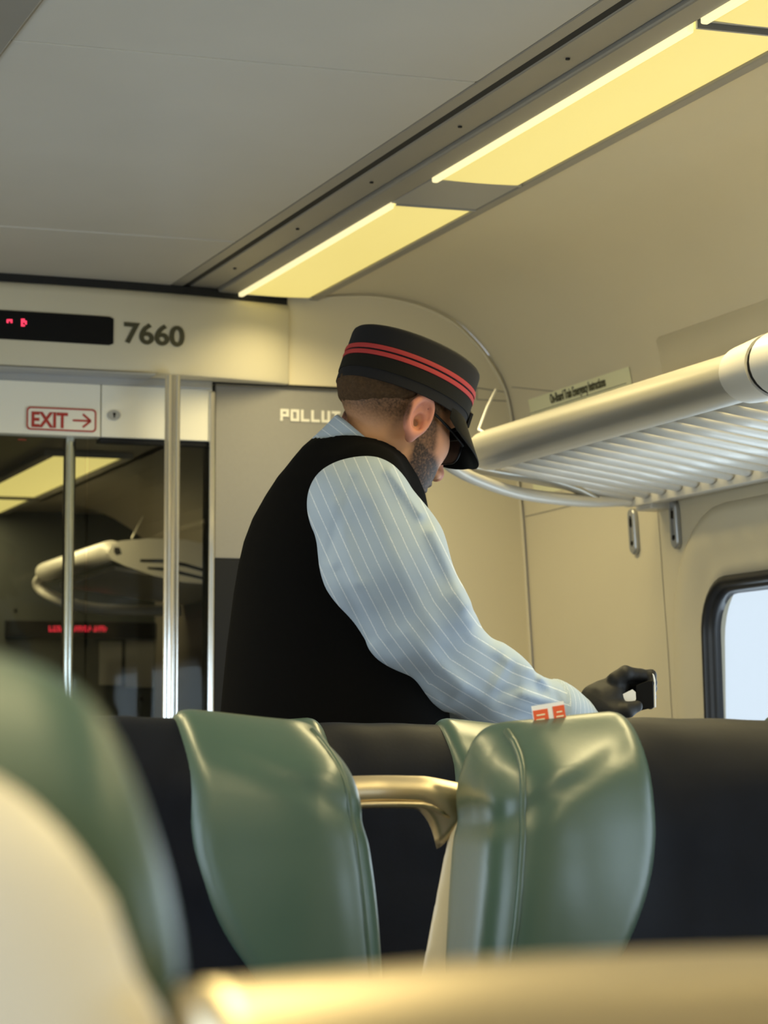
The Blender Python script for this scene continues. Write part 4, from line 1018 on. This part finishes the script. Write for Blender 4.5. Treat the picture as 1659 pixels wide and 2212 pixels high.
# ---- glasses
gls = bpy.data.objects.new('glasses', None); C.objects.link(gls); gls.parent = man; gls['label'] = 'dark rimmed glasses'
for s_ in (1, -1):
    sweep('temple', [hw((s_ * .081, -.006, .021)), hw((s_ * .0815, .03, .014)), hw((s_ * .0775, .07, .004)), hw((s_ * .072, .100, -.004))], [.0022, .0024, .0026, .0032], [.0014] * 4, M['black'], gls, 8)
    rim = [(s_ * .037 + a * 1.0, .104 - .10 * max(0, abs(s_ * .037 + a) - .03), b - .012) for a, b in rrect(-.029, .029, -.021, .019, .014, 5)]; rim.append(rim[0])
    sweep('rim', [hw(p) for p in rim], .0018, .0018, M['black'], gls, 8)
    bm = bmesh.new(); bm.faces.new([bm.verts.new(hw(p)) for p in rim[:-1]]); bobj('lens', bm, M['glass'], gls)
sweep('bridge', [hw((-.009, .106, -.006)), hw((0, .110, -.003)), hw((.009, .106, -.006))], .0016, .0016, M['black'], gls, 8)
# ---- gloved right hand
GW = .135
def g(px, py, dw=0): return cw(px, py, GW + dw)
FING = [[g(1330, 1467, -.005), g(1352, 1453, -.002), g(1384, 1458, .008), g(1405, 1459, .012), g(1409, 1474, .006)],
        [g(1336, 1478, .018), g(1362, 1470, .022), g(1392, 1474, .026), g(1409, 1487, .016)],
        [g(1334, 1497, .028), g(1362, 1492, .036), g(1392, 1496, .034), g(1408, 1506, .020)],
        [g(1328, 1515, .032), g(1358, 1514, .040), g(1386, 1516, .038), g(1404, 1522, .026)]]
FR = [[.0125, .0115, .0098, .0090, .0078], [.0120, .0105, .0095, .0080], [.0115, .010, .0090, .0078], [.010, .009, .008, .007]]
TH_ = [g(1296, 1536, -.008), g(1325, 1538, -.022), g(1352, 1534, -.024), g(1376, 1526, -.016)]
def glove(x, y, z):
    d = cap(x, y, z, g(1268, 1562, 0), g(1300, 1527, .004), .0315, .0335)
    d = smin(d, cap(x, y, z, g(1300, 1524, .002), g(1332, 1480, .010), .033, .020), .02)
    d = smin(d, cap(x, y, z, g(1300, 1520, .012), g(1326, 1512, .026), .026, .018), .02)
    for p, r in zip(FING, FR): d = smin(d, chain(x, y, z, p, r, .004), .006)
    d = smin(d, chain(x, y, z, TH_, [.020, .0135, .0115, .0095], .008), .010)
    return d - .0007 * wob(x, y, z, 180, 8)
gb0, gb1 = g(1235, 1615, 0), g(1425, 1430, 0)
go = net_obj('glove', glove, rng(gb0[0], gb1[0], .0022), rng(gb0[1], gb1[1], .0022), rng(GW - .06, GW + .065, .0024), M['glove'], man, tfw, None, 2, BASE); go['label'] = 'black glove closed around a device'
# left glove (below the seat tops)
def gloveL(x, y, z):
    e = ARL[-1]; d = cap(x, y, z, e, cw(1335, 1606, .185), .032, .028)
    for i, (dy, dz) in enumerate(((-10, -.02), (-4, -.007), (2, .006), (8, .018))): d = smin(d, chain(x, y, z, [cw(1335, 1604 + dy, .185 + dz), cw(1372, 1602 + dy, .18 + dz), cw(1394, 1592 + dy, .172 + dz)], [.012, .010, .008], .004), .006)
    return smin(d, chain(x, y, z, [cw(1305, 1590, .17), cw(1340, 1580, .155), cw(1362, 1576, .152)], [.016, .012, .009], .006), .008)
net_obj('glove', gloveL, rng(cw(1240, 0, .18)[0], cw(1420, 0, .18)[0], .0032), rng(cw(0, 1660, .18)[1], cw(0, 1555, .18)[1], .0032), rng(.11, .26, .0032), M['glove'], man, tfw, None, 2, BASE)
# ---- trousers and shoes
def trous(x, y, z):
    P_ = np.stack([x, y, z], -1)
    d = ell(x, y, z, (BASE[0] - .0, BASE[1], .97), (.17, .20, .17))
    for sgn, f_ in ((1, footA), (-1, footB)):
        hp = (BASE[0], BASE[1] + sgn * .09, .90); kn = ((BASE[0] + f_[0]) / 2 + .05, (BASE[1] + f_[1]) / 2 + (f_[1] - BASE[1]) * .4, .50)
        d = smin(d, chain(x, y, z, [np.array(hp), np.array(kn), np.array(f_) + (0, 0, .0)], [.115, .085, .075], .04), .04)
    d = smax(d, .045 - z, .01)
    return d - .003 * wob(x, y, z, 22, 6)
net_obj('trousers', trous, rng(BASE[0] - .3, BASE[0] + .3, .014), rng(BASE[1] - .32, BASE[1] + .32, .014), rng(.0, 1.2, .016), M['trouser'], man, None, None, 1, BASE)
for f_ in (footA, footB):
    def shoe(x, y, z, f_=f_):
        d = smin(ell(x, y, z, (f_[0] + .01, f_[1], .05), (.07, .045, .055)), ell(x, y, z, (f_[0] + .12, f_[1], .03), (.10, .048, .042)), .03); return smax(d, .002 - z, .006)
    net_obj('shoe', shoe, rng(f_[0] - .1, f_[0] + .26, .009), rng(f_[1] - .07, f_[1] + .07, .009), rng(-.01, .13, .008), M['leather'], man, None, None, 1, BASE)
# ---- device and paper held in the glove
dv = thing('ticket_scanner', 'black handheld device with a white edge held in the black glove', 'handheld device', tuple(tfw(g(1390, 1500, .01)[None])[0]))
DO = np.array(dv.location)
def dq(px, py, dw): return Vector(tfw(g(px, py, dw)[None])[0] - DO)
def slabq(name, pts, d0, d1, m):
    bm = bmesh.new(); a = [bm.verts.new(dq(x, y, d0)) for x, y in pts]; b = [bm.verts.new(dq(x, y, d1)) for x, y in pts]; n = len(a)
    bm.faces.new(a); bm.faces.new(b[::-1])
    for i in range(n): bm.faces.new((a[i], b[i], b[(i + 1) % n], a[(i + 1) % n]))
    o = bobj(name, bm, m, dv); bv = o.modifiers.new('bevel', 'BEVEL'); bv.width = .0012; bv.segments = 2; return o
slabq('casing', [(1374, 1480), (1400, 1470), (1411, 1470), (1413, 1528), (1380, 1536), (1372, 1530)], -.006, .012, M['black'])
slabq('edge', [(1409, 1454), (1413, 1458), (1416, 1470), (1417, 1528), (1412.5, 1529), (1411.5, 1470)], -.002, .014, M['whitepaper'])
tk = thing('paper_ticket', 'small white paper ticket pinched inside the gloved hand', 'ticket', tuple(tfw(g(1355, 1508, -.002)[None])[0]))
DO2 = np.array(tk.location)
bm = bmesh.new(); pts = [(1336, 1508), (1346, 1499), (1366, 1489), (1373, 1495), (1374, 1510), (1366, 1524), (1358, 1527)]
a = [bm.verts.new(Vector(tfw(g(x, y, -.0145)[None])[0] - DO2)) for x, y in pts]; b = [bm.verts.new(Vector(tfw(g(x, y, -.0130)[None])[0] - DO2)) for x, y in pts]
bm.faces.new(a); bm.faces.new(b[::-1])
for i in range(len(a)): bm.faces.new((a[i], b[i], b[(i + 1) % len(a)], a[(i + 1) % len(a)]))
bobj('sheet', bm, M['whitepaper'], tk)
